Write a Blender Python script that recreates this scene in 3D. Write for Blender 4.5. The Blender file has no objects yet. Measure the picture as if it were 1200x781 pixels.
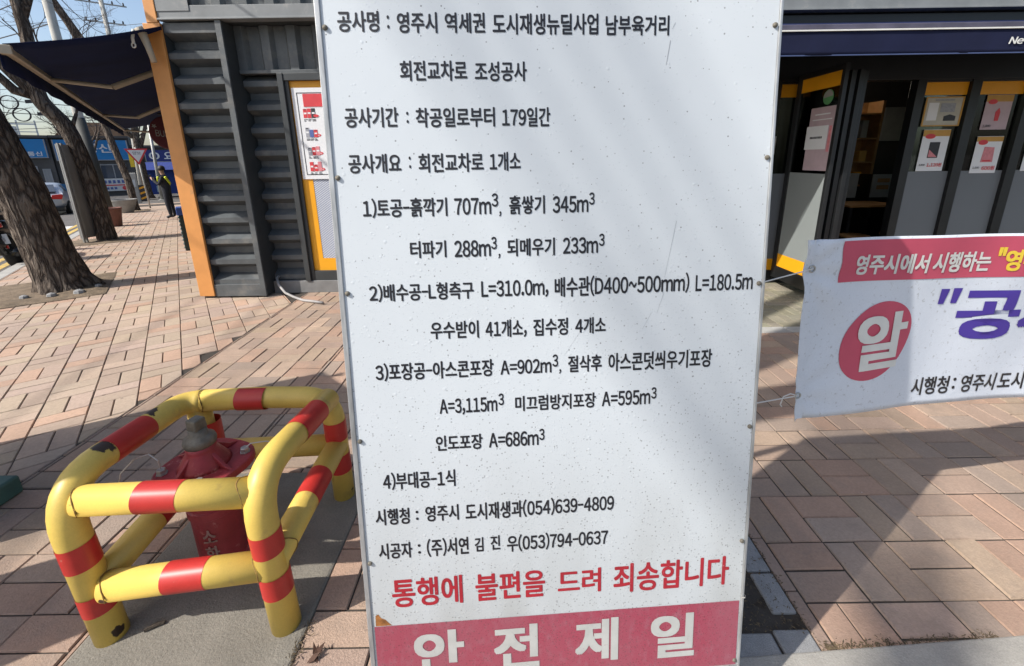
import bpy, bmesh, math, random
from mathutils import Vector, Matrix
R = math.radians
rng = random.Random(7)
S = bpy.context.scene
COL = S.collection

# ------------------------------------------------------------------ camera
cd = bpy.data.cameras.new("Camera"); cam = bpy.data.objects.new("Camera", cd); COL.objects.link(cam)
cd.sensor_width = 36.0; cd.lens = 15.21; cd.shift_y = -0.05625; cd.clip_start = 0.02; cd.clip_end = 2000
pitch, roll = R(15.12), R(0.88)
fw = Vector((0, math.cos(pitch), -math.sin(pitch))); rt = Vector((1, 0, 0)); up = rt.cross(fw)
rt2 = rt * math.cos(roll) - up * math.sin(roll); up2 = up * math.cos(roll) + rt * math.sin(roll)
cm = Matrix((rt2, up2, -fw)).transposed().to_4x4(); cm.translation = (0, 0, 1.55)
cam.matrix_world = cm
S.camera = cam

# ------------------------------------------------------------------ sky, sun, exposure
SUN_EL, SUN_AZ = R(42), R(28)           # shadows run 28 degrees off +X, towards the shop
sun_dir = Vector((-math.cos(SUN_EL) * math.cos(SUN_AZ), -math.cos(SUN_EL) * math.sin(SUN_AZ), math.sin(SUN_EL)))
W = bpy.data.worlds.new("World"); S.world = W; W.use_nodes = True
wn = W.node_tree.nodes; wl = W.node_tree.links
sky = wn.new("ShaderNodeTexSky"); sky.sky_type = 'NISHITA'; sky.sun_disc = False
sky.sun_elevation = SUN_EL; sky.sun_rotation = math.atan2(sun_dir.x, sun_dir.y)
sky.air_density = 1.0; sky.dust_density = 2.2; sky.ozone_density = 1.0
wl.new(sky.outputs[0], wn["Background"].inputs[0]); wn["Background"].inputs[1].default_value = 0.14
sl = bpy.data.lights.new("Sun", 'SUN'); sl.energy = 4.3; sl.angle = R(0.53); sl.color = (1.0, 0.955, 0.895)
so = bpy.data.objects.new("Sun", sl); COL.objects.link(so); so.rotation_euler = sun_dir.to_track_quat('Z', 'Y').to_euler()
S.view_settings.view_transform = 'Standard'; S.view_settings.look = 'None'
S.view_settings.gamma = 1.0; S.view_settings.use_curve_mapping = False
S.view_settings.exposure = 0.41

# ------------------------------------------------------------------ frames of reference
# street frame: u runs along the left street, n is across it (to the right); the street falls away gently
UX, UY, NX, NY = -0.6, 0.8, 0.8, 0.6
def zs(u): return -0.027 * max(0.0, min(u, 30.0) - 9.0)
def UN(u, n, z=0.0): return Vector((u * UX + n * NX, u * UY + n * NY, z))
def G(u, n, z=0.0): return UN(u, n, z + zs(u))

# ------------------------------------------------------------------ mesh helpers
class MB:
    def __init__(s, xf=None): s.v = []; s.f = []; s.tint = []; s.xf = xf; s.mi = []
    def add(s, vs, fs, tint=None, mi=0):
        o = len(s.v)
        s.v += [s.xf(*p) if s.xf else Vector(p) for p in vs]
        for f in fs: s.f.append([i + o for i in f]); s.tint.append(tint); s.mi.append(mi)
    def box(s, x0, x1, y0, y1, z0, z1, mi=0):
        v = [(x0,y0,z0),(x1,y0,z0),(x1,y1,z0),(x0,y1,z0),(x0,y0,z1),(x1,y0,z1),(x1,y1,z1),(x0,y1,z1)]
        s.add(v, [(0,3,2,1),(4,5,6,7),(0,1,5,4),(1,2,6,5),(2,3,7,6),(3,0,4,7)], mi=mi)
    def obox(s, o, a, b, c):
        o, a, b, c = Vector(o), Vector(a), Vector(b), Vector(c)
        v = [o, o+a, o+a+b, o+b, o+c, o+a+c, o+a+b+c, o+b+c]
        s.add(v, [(0,3,2,1),(4,5,6,7),(0,1,5,4),(1,2,6,5),(2,3,7,6),(3,0,4,7)])
    def tube(s, pts, rad, n=10, cap=True):
        pts = [Vector(p) for p in pts]
        if not hasattr(rad, '__len__'): rad = [rad] * len(pts)
        rings = []; prev = None
        for i, p in enumerate(pts):
            d = (pts[min(i+1, len(pts)-1)] - pts[max(i-1, 0)])
            if d.length < 1e-9: d = Vector((0, 0, 1))
            d.normalize()
            if prev is None:
                a = d.cross(Vector((0, 0, 1)))
                if a.length < 0.1: a = d.cross(Vector((0, 1, 0)))
            else:
                a = prev - d * prev.dot(d)
            a.normalize(); prev = a; b = d.cross(a)
            rings.append([p + (a * math.cos(t) + b * math.sin(t)) * rad[i] for t in [2*math.pi*k/n for k in range(n)]])
        vs = [q for r_ in rings for q in r_]; fs = []
        for i in range(len(pts) - 1):
            for k in range(n):
                k2 = (k + 1) % n
                fs.append((i*n+k, i*n+k2, (i+1)*n+k2, (i+1)*n+k))
        if cap: fs.append(tuple(range(n))[::-1]); fs.append(tuple((len(pts)-1)*n + k for k in range(n)))
        s.add(vs, fs)
    def lathe(s, c, prof, n=24, cap=True):
        vs = []; fs = []
        for r_, z in prof:
            for k in range(n):
                t = 2*math.pi*k/n; vs.append((c[0] + r_*math.cos(t), c[1] + r_*math.sin(t), c[2] + z))
        for i in range(len(prof) - 1):
            for k in range(n):
                k2 = (k+1) % n; fs.append((i*n+k, i*n+k2, (i+1)*n+k2, (i+1)*n+k))
        if cap: fs.append(tuple(range(n))[::-1]); fs.append(tuple((len(prof)-1)*n+k for k in range(n)))
        s.add(vs, fs)
    def prism(s, poly, f0, f1):
        n = len(poly); vs = [f0(*p) for p in poly] + [f1(*p) for p in poly]
        fs = [tuple(range(n))[::-1], tuple(range(n, 2*n))] + [(i, (i+1) % n, (i+1) % n + n, i + n) for i in range(n)]
        s.add(vs, fs)
    def build(s, name, mat, parent=None, smooth=False, bevel=0, local=False, subsurf=0):
        me = bpy.data.meshes.new(name)
        vs = s.v
        if parent is not None and not local:
            inv = MW[parent.name].inverted(); vs = [inv @ Vector(p) for p in vs]
        me.from_pydata([tuple(p) for p in vs], [], s.f)
        mats = mat if isinstance(mat, (list, tuple)) else [mat]
        for m in mats: me.materials.append(m)
        if len(mats) > 1: me.polygons.foreach_set("material_index", s.mi)
        if any(t is not None for t in s.tint):
            at = me.color_attributes.new("tint", 'FLOAT_COLOR', 'CORNER'); d = []
            for p, t in zip(s.f, s.tint):
                t = t or (1, 1, 1); d += [t[0], t[1], t[2], 1.0] * len(p)
            at.data.foreach_set("color", d)
        o = bpy.data.objects.new(name, me); COL.objects.link(o)
        me.validate(); me.update()
        if smooth:
            me.polygons.foreach_set("use_smooth", [True] * len(me.polygons)); 
        if bevel:
            b = o.modifiers.new("bevel", 'BEVEL'); b.width = bevel; b.segments = 2; b.limit_method = 'ANGLE'; b.angle_limit = R(40)
        if subsurf:
            b = o.modifiers.new("sub", 'SUBSURF'); b.levels = subsurf; b.render_levels = subsurf
        if parent is not None: o.parent = parent
        return o
MW = {}
def root(name, label, cat, loc=(0, 0, 0), rz=0.0, mat=None, group=None):
    o = bpy.data.objects.new(name, None); COL.objects.link(o); o.empty_display_size = 0.1
    m = mat.copy() if mat is not None else Matrix.Translation(loc) @ Matrix.Rotation(rz, 4, 'Z')
    o.matrix_world = m; MW[o.name] = m
    return tag(o, label, cat, group)
def tag(o, label, cat, group=None):
    o['label'] = label; o['category'] = cat
    if group: o['group'] = group
    return o
def struct(o, kind='structure'): o['kind'] = kind; return o
def regm(o): MW[o.name] = Matrix.Identity(4); return o
def arc(p0, corner, p1, r, n=7):
    """points p0 -> rounded corner -> p1"""
    p0, c, p1 = Vector(p0), Vector(corner), Vector(p1)
    a = (p0 - c).normalized(); b = (p1 - c).normalized()
    out = []
    for i in range(n + 1):
        t = i / n; out.append((c + a*r) * (1-t)**2 + c * 2*t*(1-t) + (c + b*r) * t*t)
    return out

# ------------------------------------------------------------------ materials
def mat(name, col, rough=0.6, metal=0.0, var=0.12, scale=5.0, bump=0.0, bscale=60.0, spec=0.5, tint=False,
        stain=None, sscale=3.0, sth=0.6, swid=0.08, fine=0.0, emit=None, alpha=None, spots=None, stretch=(1, 1, 1), gum=False):
    m = bpy.data.materials.new(name); m.use_nodes = True; nt = m.node_tree; N = nt.nodes; L = nt.links
    b = N["Principled BSDF"]; b.inputs["Roughness"].default_value = rough; b.inputs["Metallic"].default_value = metal
    b.inputs["Specular IOR Level"].default_value = spec
    tc = N.new("ShaderNodeTexCoord"); mp = N.new("ShaderNodeMapping"); L.new(tc.outputs["Object"], mp.inputs[0])
    mp.inputs["Scale"].default_value = stretch
    vec = mp.outputs[0]
    def noise(sc, det=5, ro=0.6):
        n = N.new("ShaderNodeTexNoise"); n.inputs["Scale"].default_value = sc; n.inputs["Detail"].default_value = det
        n.inputs["Roughness"].default_value = ro; L.new(vec, n.inputs["Vector"]); return n.outputs["Fac"]
    def mix(kind, fac, a, b_):
        x = N.new("ShaderNodeMix"); x.data_type = 'RGBA'; x.blend_type = kind
        if isinstance(fac, float): x.inputs[0].default_value = fac
        else: L.new(fac, x.inputs[0])
        for i, q in ((6, a), (7, b_)):
            if isinstance(q, tuple): x.inputs[i].default_value = (*q[:3], 1)
            else: L.new(q, x.inputs[i])
        return x.outputs[2]
    def ramp(fac, a, b_):
        r_ = N.new("ShaderNodeMapRange"); r_.inputs[1].default_value = a; r_.inputs[2].default_value = b_; r_.clamp = True
        L.new(fac, r_.inputs[0]); return r_.outputs[0]
    lo = tuple(max(0, c * (1 - var)) for c in col); hi = tuple(min(1, c * (1 + var)) for c in col)
    c = mix('MIX', ramp(noise(scale), 0.3, 0.7), lo, hi)
    if fine:
        c = mix('MIX', ramp(noise(scale * 37, 3, 0.7), 0.35, 0.65), c, mix('MULTIPLY', 1.0, c, (1 - fine,) * 3))
    if tint:
        a = N.new("ShaderNodeAttribute"); a.attribute_name = "tint"; c = mix('MULTIPLY', 1.0, c, a.outputs["Color"])
    if stain:
        k = ramp(noise(sscale, 7, 0.65), sth, sth + swid); c = mix('MIX', k, c, stain)
    if gum:                                     # trodden gum, drips and pale flecks
        for sc, r0, on, gc in ((5.5, .085, .30, (col[0]*.42, col[1]*.42, col[2]*.45)), (14, .075, .22, (col[0]*.55, col[1]*.5, col[2]*.48)), (11, .05, .10, (.62, .60, .56))):
            vo = N.new("ShaderNodeTexVoronoi"); vo.inputs["Scale"].default_value = sc; L.new(vec, vo.inputs["Vector"])
            sc_ = N.new("ShaderNodeSeparateColor"); L.new(vo.outputs["Color"], sc_.inputs[0])
            th = N.new("ShaderNodeMath"); th.operation = 'LESS_THAN'; L.new(sc_.outputs[0], th.inputs[0]); th.inputs[1].default_value = on
            ra = N.new("ShaderNodeMath"); ra.operation = 'MULTIPLY'; L.new(sc_.outputs[1], ra.inputs[0]); ra.inputs[1].default_value = r0
            rb = N.new("ShaderNodeMath"); rb.operation = 'MULTIPLY'; L.new(ra.outputs[0], rb.inputs[0]); L.new(th.outputs[0], rb.inputs[1])
            lt = N.new("ShaderNodeMath"); lt.operation = 'LESS_THAN'; L.new(vo.outputs["Distance"], lt.inputs[0]); L.new(rb.outputs[0], lt.inputs[1])
            hf = N.new("ShaderNodeMath"); hf.operation = 'MULTIPLY'; L.new(lt.outputs[0], hf.inputs[0]); hf.inputs[1].default_value = .6
            c = mix('MIX', hf.outputs[0], c, gc)
    if spots:
        scol, pts = spots
        wob = noise(28, 4, 0.6)
        for (p, r_) in pts:
            d = N.new("ShaderNodeVectorMath"); d.operation = 'DISTANCE'; L.new(tc.outputs["Object"], d.inputs[0]); d.inputs[1].default_value = p
            ad = N.new("ShaderNodeMath"); ad.operation = 'MULTIPLY_ADD'; L.new(wob, ad.inputs[0]); ad.inputs[1].default_value = r_ * 2.2; ad.inputs[2].default_value = -r_ * 1.1
            sm = N.new("ShaderNodeMath"); sm.operation = 'ADD'; L.new(d.outputs["Value"], sm.inputs[0]); L.new(ad.outputs[0], sm.inputs[1])
            k = ramp(sm.outputs[0], r_, r_ * 0.86); c = mix('MIX', k, c, scol)
    L.new(c, b.inputs["Base Color"])
    if bump:
        bp = N.new("ShaderNodeBump"); bp.inputs["Strength"].default_value = min(1, bump); bp.inputs["Distance"].default_value = 0.01
        L.new(noise(bscale, 6, 0.65), bp.inputs["Height"]); L.new(bp.outputs[0], b.inputs["Normal"])
    if emit:
        b.inputs["Emission Color"].default_value = (*col, 1); b.inputs["Emission Strength"].default_value = emit
    if alpha is not None: b.inputs["Alpha"].default_value = alpha
    return m

M = {}
M['paverA'] = mat('brick_paver_street', (0.450, 0.340, 0.258), 0.85, var=0.13, scale=1.4, bump=0.5, bscale=140, tint=True, fine=0.15, gum=True, stain=(0.30, 0.24, 0.19), sscale=0.9, sth=0.56, swid=0.3)
M['paver'] = mat('brick_paver', (0.400, 0.290, 0.218), 0.85, var=0.16, scale=2.2, gum=True, bump=0.5, bscale=140, tint=True, fine=0.16, stain=(0.255, 0.20, 0.16), sscale=5.5, sth=0.50, swid=0.35)
M['joint'] = mat('joint_sand', (0.060, 0.050, 0.040), 0.95, var=0.4, scale=9, bump=0.5, bscale=200)
M['gpaver'] = mat('grey_paver', (0.27, 0.245, 0.19), 0.88, var=0.16, scale=3, bump=0.4, bscale=120, tint=True, fine=0.15)
M['concrete'] = mat("slab_concrete", (0.235, 0.215, 0.178), 0.9, var=0.22, scale=4, bump=0.5, bscale=110, fine=0.22, stain=(0.15, 0.135, 0.115), sscale=2.6, sth=0.55, swid=0.22)
M['apron'] = mat('apron_concrete', (0.36, 0.34, 0.30), 0.9, var=0.15, scale=6, bump=0.4, bscale=130, fine=0.2)
M['granite'] = mat('granite', (0.33, 0.33, 0.325), 0.8, var=0.12, scale=14, bump=0.5, bscale=220, fine=0.4)
M['soil'] = mat('soil', (0.052, 0.040, 0.029), 0.98, var=0.5, scale=22, bump=1.0, bscale=60)
M['pit'] = mat('pit_soil', (0.20, 0.15, 0.10), 0.97, var=0.4, scale=9, bump=1.0, bscale=50, fine=0.3)
M['asphalt'] = mat('asphalt', (0.135, 0.125, 0.115), 0.92, var=0.2, scale=2, bump=0.4, bscale=150, fine=0.25)
M['ground'] = mat('ground_far', (0.16, 0.145, 0.12), 0.95, var=0.2, scale=0.5)
M['kerb'] = mat('kerb_stone', (0.42, 0.41, 0.38), 0.85, var=0.15, scale=6, bump=0.3, bscale=120, fine=0.2)
M['ypaint'] = mat('road_yellow', (0.55, 0.38, 0.10), 0.8, var=0.2, scale=5, stain=(0.2, 0.17, 0.13), sscale=8, sth=0.56)
M['wpaint'] = mat('road_white', (0.68, 0.67, 0.63), 0.8, var=0.15, scale=5, stain=(0.3, 0.29, 0.27), sscale=7, sth=0.6)
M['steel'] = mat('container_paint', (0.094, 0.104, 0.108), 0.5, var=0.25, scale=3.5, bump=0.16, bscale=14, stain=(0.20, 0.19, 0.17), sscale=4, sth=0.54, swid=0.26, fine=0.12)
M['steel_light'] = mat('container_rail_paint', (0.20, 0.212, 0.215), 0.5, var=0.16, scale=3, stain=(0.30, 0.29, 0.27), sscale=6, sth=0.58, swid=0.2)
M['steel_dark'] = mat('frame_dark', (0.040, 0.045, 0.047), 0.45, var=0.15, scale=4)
M['black'] = mat('black_frame', (0.012, 0.013, 0.014), 0.4, var=0.2, scale=4)
M['orange_post'] = mat('orange_post', (0.62, 0.27, 0.075), 0.5, var=0.10, scale=4, stain=(0.40, 0.22, 0.10), sscale=7, sth=0.63, swid=0.12)
M['orange'] = mat('orange_film', (0.80, 0.36, 0.012), 0.4, var=0.06, scale=5)
M['plinth'] = mat('plinth', (0.20, 0.20, 0.195), 0.8, var=0.15, scale=6, bump=0.2)
M['white'] = mat('white_paper', (0.72, 0.73, 0.74), 0.6, var=0.03, scale=8)
M['cream'] = mat('cream_paper', (0.45, 0.43, 0.36), 0.6, var=0.1, scale=8)
M['pinkpaper'] = mat('pink_paper', (0.48, 0.37, 0.40), 0.6, var=0.08, scale=9)
M['redprint'] = mat('red_print', (0.60, 0.045, 0.055), 0.5, var=0.08, scale=9)
M['pinkprint'] = mat('pink_print', (0.62, 0.22, 0.24), 0.5, var=0.15, scale=30)
M['darkprint'] = mat('dark_print', (0.03, 0.03, 0.035), 0.5, var=0.2, scale=30)
M['scratch'] = mat('scratch', (0.36, 0.38, 0.40), 0.6)
M['greyprint'] = mat('grey_print', (0.30, 0.31, 0.34), 0.5, var=0.2, scale=40)
M['blueprint'] = mat('blue_print', (0.08, 0.12, 0.32), 0.5)
M['yellowprint'] = mat('yellow_print', (0.80, 0.55, 0.03), 0.5)
M['goldprint'] = mat('gold_print', (0.50, 0.27, 0.05), 0.5)
M['greenprint'] = mat('green_print', (0.10, 0.30, 0.12), 0.5)
M['navy'] = mat('navy_fabric', (0.005, 0.012, 0.055), 0.9, var=0.2, scale=2, bump=0.15, bscale=300, spec=0.2)
M['navy2'] = mat('valance_fabric', (0.008, 0.011, 0.036), 0.85, var=0.25, scale=1.6, bump=0.1, bscale=200, spec=0.25)
M['valhem'] = mat('valance_hem', (0.05, 0.075, 0.17), 0.8)
M['cassette'] = mat('cassette', (0.075, 0.070, 0.100), 0.5, var=0.35, scale=4)
M['beige'] = mat('arm_beige', (0.42, 0.36, 0.27), 0.5, var=0.12, scale=6)
def bark_mat():
    m = bpy.data.materials.new('bark'); m.use_nodes = True; N = m.node_tree.nodes; L = m.node_tree.links; P = N["Principled BSDF"]; P.inputs["Roughness"].default_value = 0.95
    tc = N.new("ShaderNodeTexCoord"); mp = N.new("ShaderNodeMapping"); mp.inputs["Scale"].default_value = (1, 1, .22); L.new(tc.outputs["Object"], mp.inputs[0])
    nz = N.new("ShaderNodeTexNoise"); nz.inputs["Scale"].default_value = 6; nz.inputs["Detail"].default_value = 4; L.new(mp.outputs[0], nz.inputs["Vector"])
    ad = N.new("ShaderNodeVectorMath"); ad.operation = 'MULTIPLY_ADD'; L.new(nz.outputs["Color"], ad.inputs[0]); ad.inputs[1].default_value = (.30, .30, .16); L.new(mp.outputs[0], ad.inputs[2])
    v = N.new("ShaderNodeTexVoronoi"); v.feature = 'DISTANCE_TO_EDGE'; v.inputs["Scale"].default_value = 13; L.new(ad.outputs[0], v.inputs["Vector"])
    mr = N.new("ShaderNodeMapRange"); mr.inputs[1].default_value = 0.0; mr.inputs[2].default_value = 0.34; mr.inputs[4].default_value = .85; L.new(v.outputs["Distance"], mr.inputs[0])
    n2 = N.new("ShaderNodeTexNoise"); n2.inputs["Scale"].default_value = 30; n2.inputs["Detail"].default_value = 9; n2.inputs["Roughness"].default_value = .7; n2.inputs["Distortion"].default_value = 1.2; L.new(mp.outputs[0], n2.inputs["Vector"])
    h = N.new("ShaderNodeMath"); h.operation = 'MULTIPLY_ADD'; L.new(n2.outputs["Fac"], h.inputs[0]); h.inputs[1].default_value = .85; L.new(mr.outputs[0], h.inputs[2])
    cr = N.new("ShaderNodeValToRGB"); L.new(h.outputs[0], cr.inputs[0])
    e = cr.color_ramp.elements; e[0].position = .25; e[0].color = (.022, .016, .012, 1); e[1].position = 1.25 if False else 1.0; e[1].color = (.20, .16, .125, 1)
    k = e.new(.62); k.color = (.085, .062, .047, 1)
    L.new(cr.outputs[0], P.inputs["Base Color"])
    b = N.new("ShaderNodeBump"); b.inputs["Strength"].default_value = 1.0; b.inputs["Distance"].default_value = .05; L.new(h.outputs[0], b.inputs["Height"]); L.new(b.outputs[0], P.inputs["Normal"])
    return m
M['bark'] = bark_mat()
M['twig'] = mat('twig', (0.085, 0.062, 0.048), 0.95, var=0.3, scale=5)
M['ypipe'] = mat('guard_yellow', (0.69, 0.49, 0.105), 0.45, fine=0.07, var=0.12, scale=5, bump=0.03, bscale=20, stain=(0.50, 0.33, 0.10), sscale=9, sth=0.60, swid=0.12,
    spots=((0.045, 0.028, 0.02), [((-0.028, 0.175, 0.62), 0.036), ((-0.05, 0.215, 0.63), 0.016), ((-0.03, 0.135, 0.635), 0.010), ((-0.072, 0.425, 0.595), 0.034), ((-0.04, 0.40, 0.60), 0.014), ((0.05, -0.035, 0.190), 0.016), ((0.02, -0.03, 0.545), 0.018), ((0.55, 0.62, 0.60), 0.012), ((0.20, 0.61, 0.60), 0.013), ((0.60, 0.02, 0.03), 0.022), ((0.58, 0.62, 0.03), 0.03), ((0.05, -0.02, 0.03), 0.022)]))
M['weld'] = mat('weld_seam', (0.24, 0.14, 0.035), 0.8, var=0.5, scale=40)
M['rband'] = mat('guard_red_tape', (0.50, 0.030, 0.024), 0.42, fine=0.10, var=0.14, scale=9, stain=(0.50, 0.16, 0.12), sscale=26, sth=0.66, swid=0.05)
M['hred'] = mat('hydrant_red', (0.29, 0.032, 0.040), 0.5, var=0.25, scale=10, bump=0.25, bscale=70, stain=(0.50, 0.20, 0.18), sscale=22, sth=0.60, swid=0.1)
M['hletter'] = mat('cast_letter_paint', (0.33, 0.20, 0.18), 0.6, var=0.25, scale=40)
M['iron'] = mat('weathered_iron', (0.16, 0.145, 0.115), 0.65, metal=0.3, var=0.35, scale=22, bump=0.4, bscale=90)
M['bolt'] = mat('galvanised', (0.42, 0.41, 0.38), 0.45, metal=0.6, var=0.25, scale=30)
M['wire'] = mat('wire', (0.55, 0.53, 0.50), 0.4, metal=0.5)
M['cable_grey'] = mat('cable_grey', (0.30, 0.29, 0.28), 0.6, var=0.15, scale=14)
M['trim'] = mat('aluminium_trim', (0.42, 0.43, 0.43), 0.45, metal=0.5, var=0.35, scale=18, stretch=(3, 3, 0.5))
M['string'] = mat('string', (0.62, 0.60, 0.56), 0.8)
M['ink'] = mat('ink', (0.014, 0.014, 0.018), 0.45, var=0.2, scale=40)
M['redink'] = mat('red_ink', (0.37, 0.016, 0.028), 0.5, var=0.14, scale=20, stain=(0.52, 0.22, 0.23), sscale=130, sth=0.64, swid=0.05)
M['oldwhite'] = mat('worn_white_ink', (0.47, 0.475, 0.45), 0.5, var=0.10, scale=14, stain=(0.40, 0.28, 0.28), sscale=110, sth=0.64, swid=0.06)
M['whiteink'] = mat('white_ink', (0.66, 0.66, 0.62), 0.5, var=0.08, scale=12)
M['purple'] = mat('purple_ink', (0.062, 0.032, 0.29), 0.6, var=0.06, scale=6)
M['yellowink'] = mat('yellow_ink', (0.78, 0.56, 0.05), 0.6)
M['bred'] = mat('banner_red', (0.52, 0.075, 0.125), 0.65, var=0.08, scale=5)
M['concrete_pole'] = mat('concrete_pole', (0.44, 0.43, 0.39), 0.85, var=0.1, scale=5, bump=0.2)
M['dark_sleeve'] = mat('pole_sleeve', (0.045, 0.048, 0.044), 0.7, var=0.15, scale=6, bump=0.3, bscale=60)
M['galv'] = mat('galvanised_sheet', (0.37, 0.37, 0.35), 0.5, metal=0.3, var=0.15, scale=3, stretch=(2, 2, 0.6))
M['pot_grey'] = mat('pot_grey', (0.25, 0.245, 0.23), 0.85, var=0.15, scale=7, bump=0.2)
M['pot_brown'] = mat('pot_brown', (0.17, 0.075, 0.055), 0.8, var=0.15, scale=7, bump=0.2)
M['green_block'] = mat('green_rubber', (0.055, 0.12, 0.095), 0.55, var=0.25, scale=9, bump=0.1)
M['dark_green'] = mat('dark_green_plastic', (0.02, 0.035, 0.028), 0.5)
M['blue_plastic'] = mat('blue_plastic', (0.03, 0.07, 0.26), 0.5)
M['cyan'] = mat('cyan_edge', (0.25, 0.40, 0.42), 0.5)
M['silver'] = mat('silver_paint', (0.42, 0.44, 0.47), 0.28, metal=0.55, var=0.02)
M['carglass'] = mat('car_glass', (0.06, 0.075, 0.10), 0.08, var=0.05)
M['tyre'] = mat('tyre_rubber', (0.014, 0.014, 0.014), 0.85)
M['tail'] = mat('tail_red', (0.55, 0.02, 0.015), 0.2)
M['gloss_black'] = mat('gloss_black', (0.014, 0.015, 0.016), 0.22)
M['plate'] = mat('plate_white', (0.62, 0.64, 0.64), 0.4, var=0.05)
M['sign_blue'] = mat('sign_blue', (0.012, 0.20, 0.50), 0.5, var=0.08, scale=1)
M['sign_navy'] = mat('sign_navy', (0.022, 0.035, 0.19), 0.5, var=0.08, scale=1)
M['burgundy'] = mat('burgundy', (0.10, 0.012, 0.018), 0.5, var=0.08)
M['shopgrey'] = mat('shop_grey', (0.085, 0.082, 0.080), 0.8, var=0.2, scale=1.2)
M['shopdark'] = mat('shop_dark', (0.020, 0.021, 0.022), 0.4, var=0.3, scale=1.5)
M['shoplight'] = mat('shop_light', (0.32, 0.33, 0.34), 0.7, var=0.2, scale=1)
M['tan'] = mat('tan_roof', (0.33, 0.20, 0.12), 0.85, var=0.2, scale=2)
M['skin'] = mat('skin', (0.42, 0.25, 0.18), 0.55)
M['cloth_dark'] = mat('dark_clothes', (0.016, 0.018, 0.026), 0.85)
M['hair'] = mat('hair', (0.012, 0.010, 0.009), 0.6)
M['hivis'] = mat('hivis', (0.55, 0.62, 0.03), 0.6)
M['blue_tarp'] = mat('blue_tarp', (0.012, 0.045, 0.26), 0.6, var=0.15, scale=2)
M['pale_screen'] = mat('pale_screen', (0.30, 0.48, 0.62), 0.5)
M['frost'] = mat('frosted_film', (0.26, 0.275, 0.285), 0.5, var=0.08, scale=2, spec=0.4)
M['wood'] = mat('wood_shelf', (0.30, 0.15, 0.05), 0.6, var=0.2, scale=8)
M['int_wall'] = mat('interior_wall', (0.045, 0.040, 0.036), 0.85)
M['int_panel'] = mat('interior_panel', (0.30, 0.30, 0.28), 0.8)
M['lamp'] = mat('lamp_tube', (1.0, 0.90, 0.74), 0.4, emit=24)
M['leaf'] = mat('dry_leaf', (0.075, 0.035, 0.02), 0.8, var=0.4, scale=60)
M['weeds'] = mat('dry_weeds', (0.11, 0.08, 0.045), 0.9, var=0.5, scale=20)
M['rust'] = mat('rust', (0.30, 0.12, 0.03), 0.9, var=0.5, scale=60)

# thin window glass: clear with a fresnel reflection
def glass_mat():
    m = bpy.data.materials.new('window_glass'); m.use_nodes = True; N = m.node_tree.nodes; L = m.node_tree.links
    N.remove(N["Principled BSDF"]); t = N.new("ShaderNodeBsdfTransparent"); t.inputs[0].default_value = (0.62, 0.70, 0.67, 1)
    g = N.new("ShaderNodeBsdfGlossy"); g.inputs["Roughness"].default_value = 0.02; f = N.new("ShaderNodeFresnel"); f.inputs[0].default_value = 1.45
    x = N.new("ShaderNodeMixShader"); L.new(f.outputs[0], x.inputs[0]); L.new(t.outputs[0], x.inputs[1]); L.new(g.outputs[0], x.inputs[2])
    L.new(x.outputs[0], N["Material Output"].inputs[0]); return m
M['glass'] = glass_mat()

# frosted film with a fine dot or stripe pattern
def dots_mat(name, a, b_, sx, sz, axis='X', stripes=False):
    m = mat(name, a, 0.5, var=0.05, scale=2); N = m.node_tree.nodes; L = m.node_tree.links
    P = N["Principled BSDF"]; base = P.inputs["Base Color"].links[0].from_socket
    tc = N.new("ShaderNodeTexCoord"); sp = N.new("ShaderNodeSeparateXYZ"); L.new(tc.outputs["Object"], sp.inputs[0])
    def wave(sock, per, ph=None):
        mu = N.new("ShaderNodeMath"); mu.operation = 'MULTIPLY'; L.new(sock, mu.inputs[0]); mu.inputs[1].default_value = 2*math.pi/per
        if ph is not None:
            ad = N.new("ShaderNodeMath"); ad.operation = 'ADD'; L.new(mu.outputs[0], ad.inputs[0]); L.new(ph, ad.inputs[1]); mu = ad
        s_ = N.new("ShaderNodeMath"); s_.operation = 'SINE'; L.new(mu.outputs[0], s_.inputs[0]); return s_.outputs[0]
    if stripes:
        w0 = N.new("ShaderNodeMath"); w0.operation = 'MULTIPLY'; L.new(sp.outputs[axis], w0.inputs[0]); w0.inputs[1].default_value = 2*math.pi/sx
        k = wave(sp.outputs['Z'], sz, w0.outputs[0])
    else:
        mm = N.new("ShaderNodeMath"); mm.operation = 'MULTIPLY'; L.new(wave(sp.outputs[axis], sx), mm.inputs[0]); L.new(wave(sp.outputs['Z'], sz), mm.inputs[1]); k = mm.outputs[0]
    mr = N.new("ShaderNodeMapRange"); mr.inputs[1].default_value = -0.1; mr.inputs[2].default_value = 0.3; L.new(k, mr.inputs[0])
    x = N.new("ShaderNodeMix"); x.data_type = 'RGBA'; L.new(mr.outputs[0], x.inputs[0]); L.new(base, x.inputs[6]); x.inputs[7].default_value = (*b_, 1)
    L.new(x.outputs[2], P.inputs["Base Color"]); return m
M['frost_dots'] = dots_mat('frosted_dot_film', (0.27, 0.295, 0.29), (0.15, 0.17, 0.17), 0.014, 0.014, 'Y')
M['frost_dots_x'] = dots_mat('frosted_dot_film_front', (0.17, 0.185, 0.20), (0.115, 0.125, 0.135), 0.014, 0.014, 'X')
M['stripes'] = dots_mat('striped_film', (0.62, 0.64, 0.66), (0.14, 0.18, 0.30), 0.035, 0.022, 'X', True)

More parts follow.
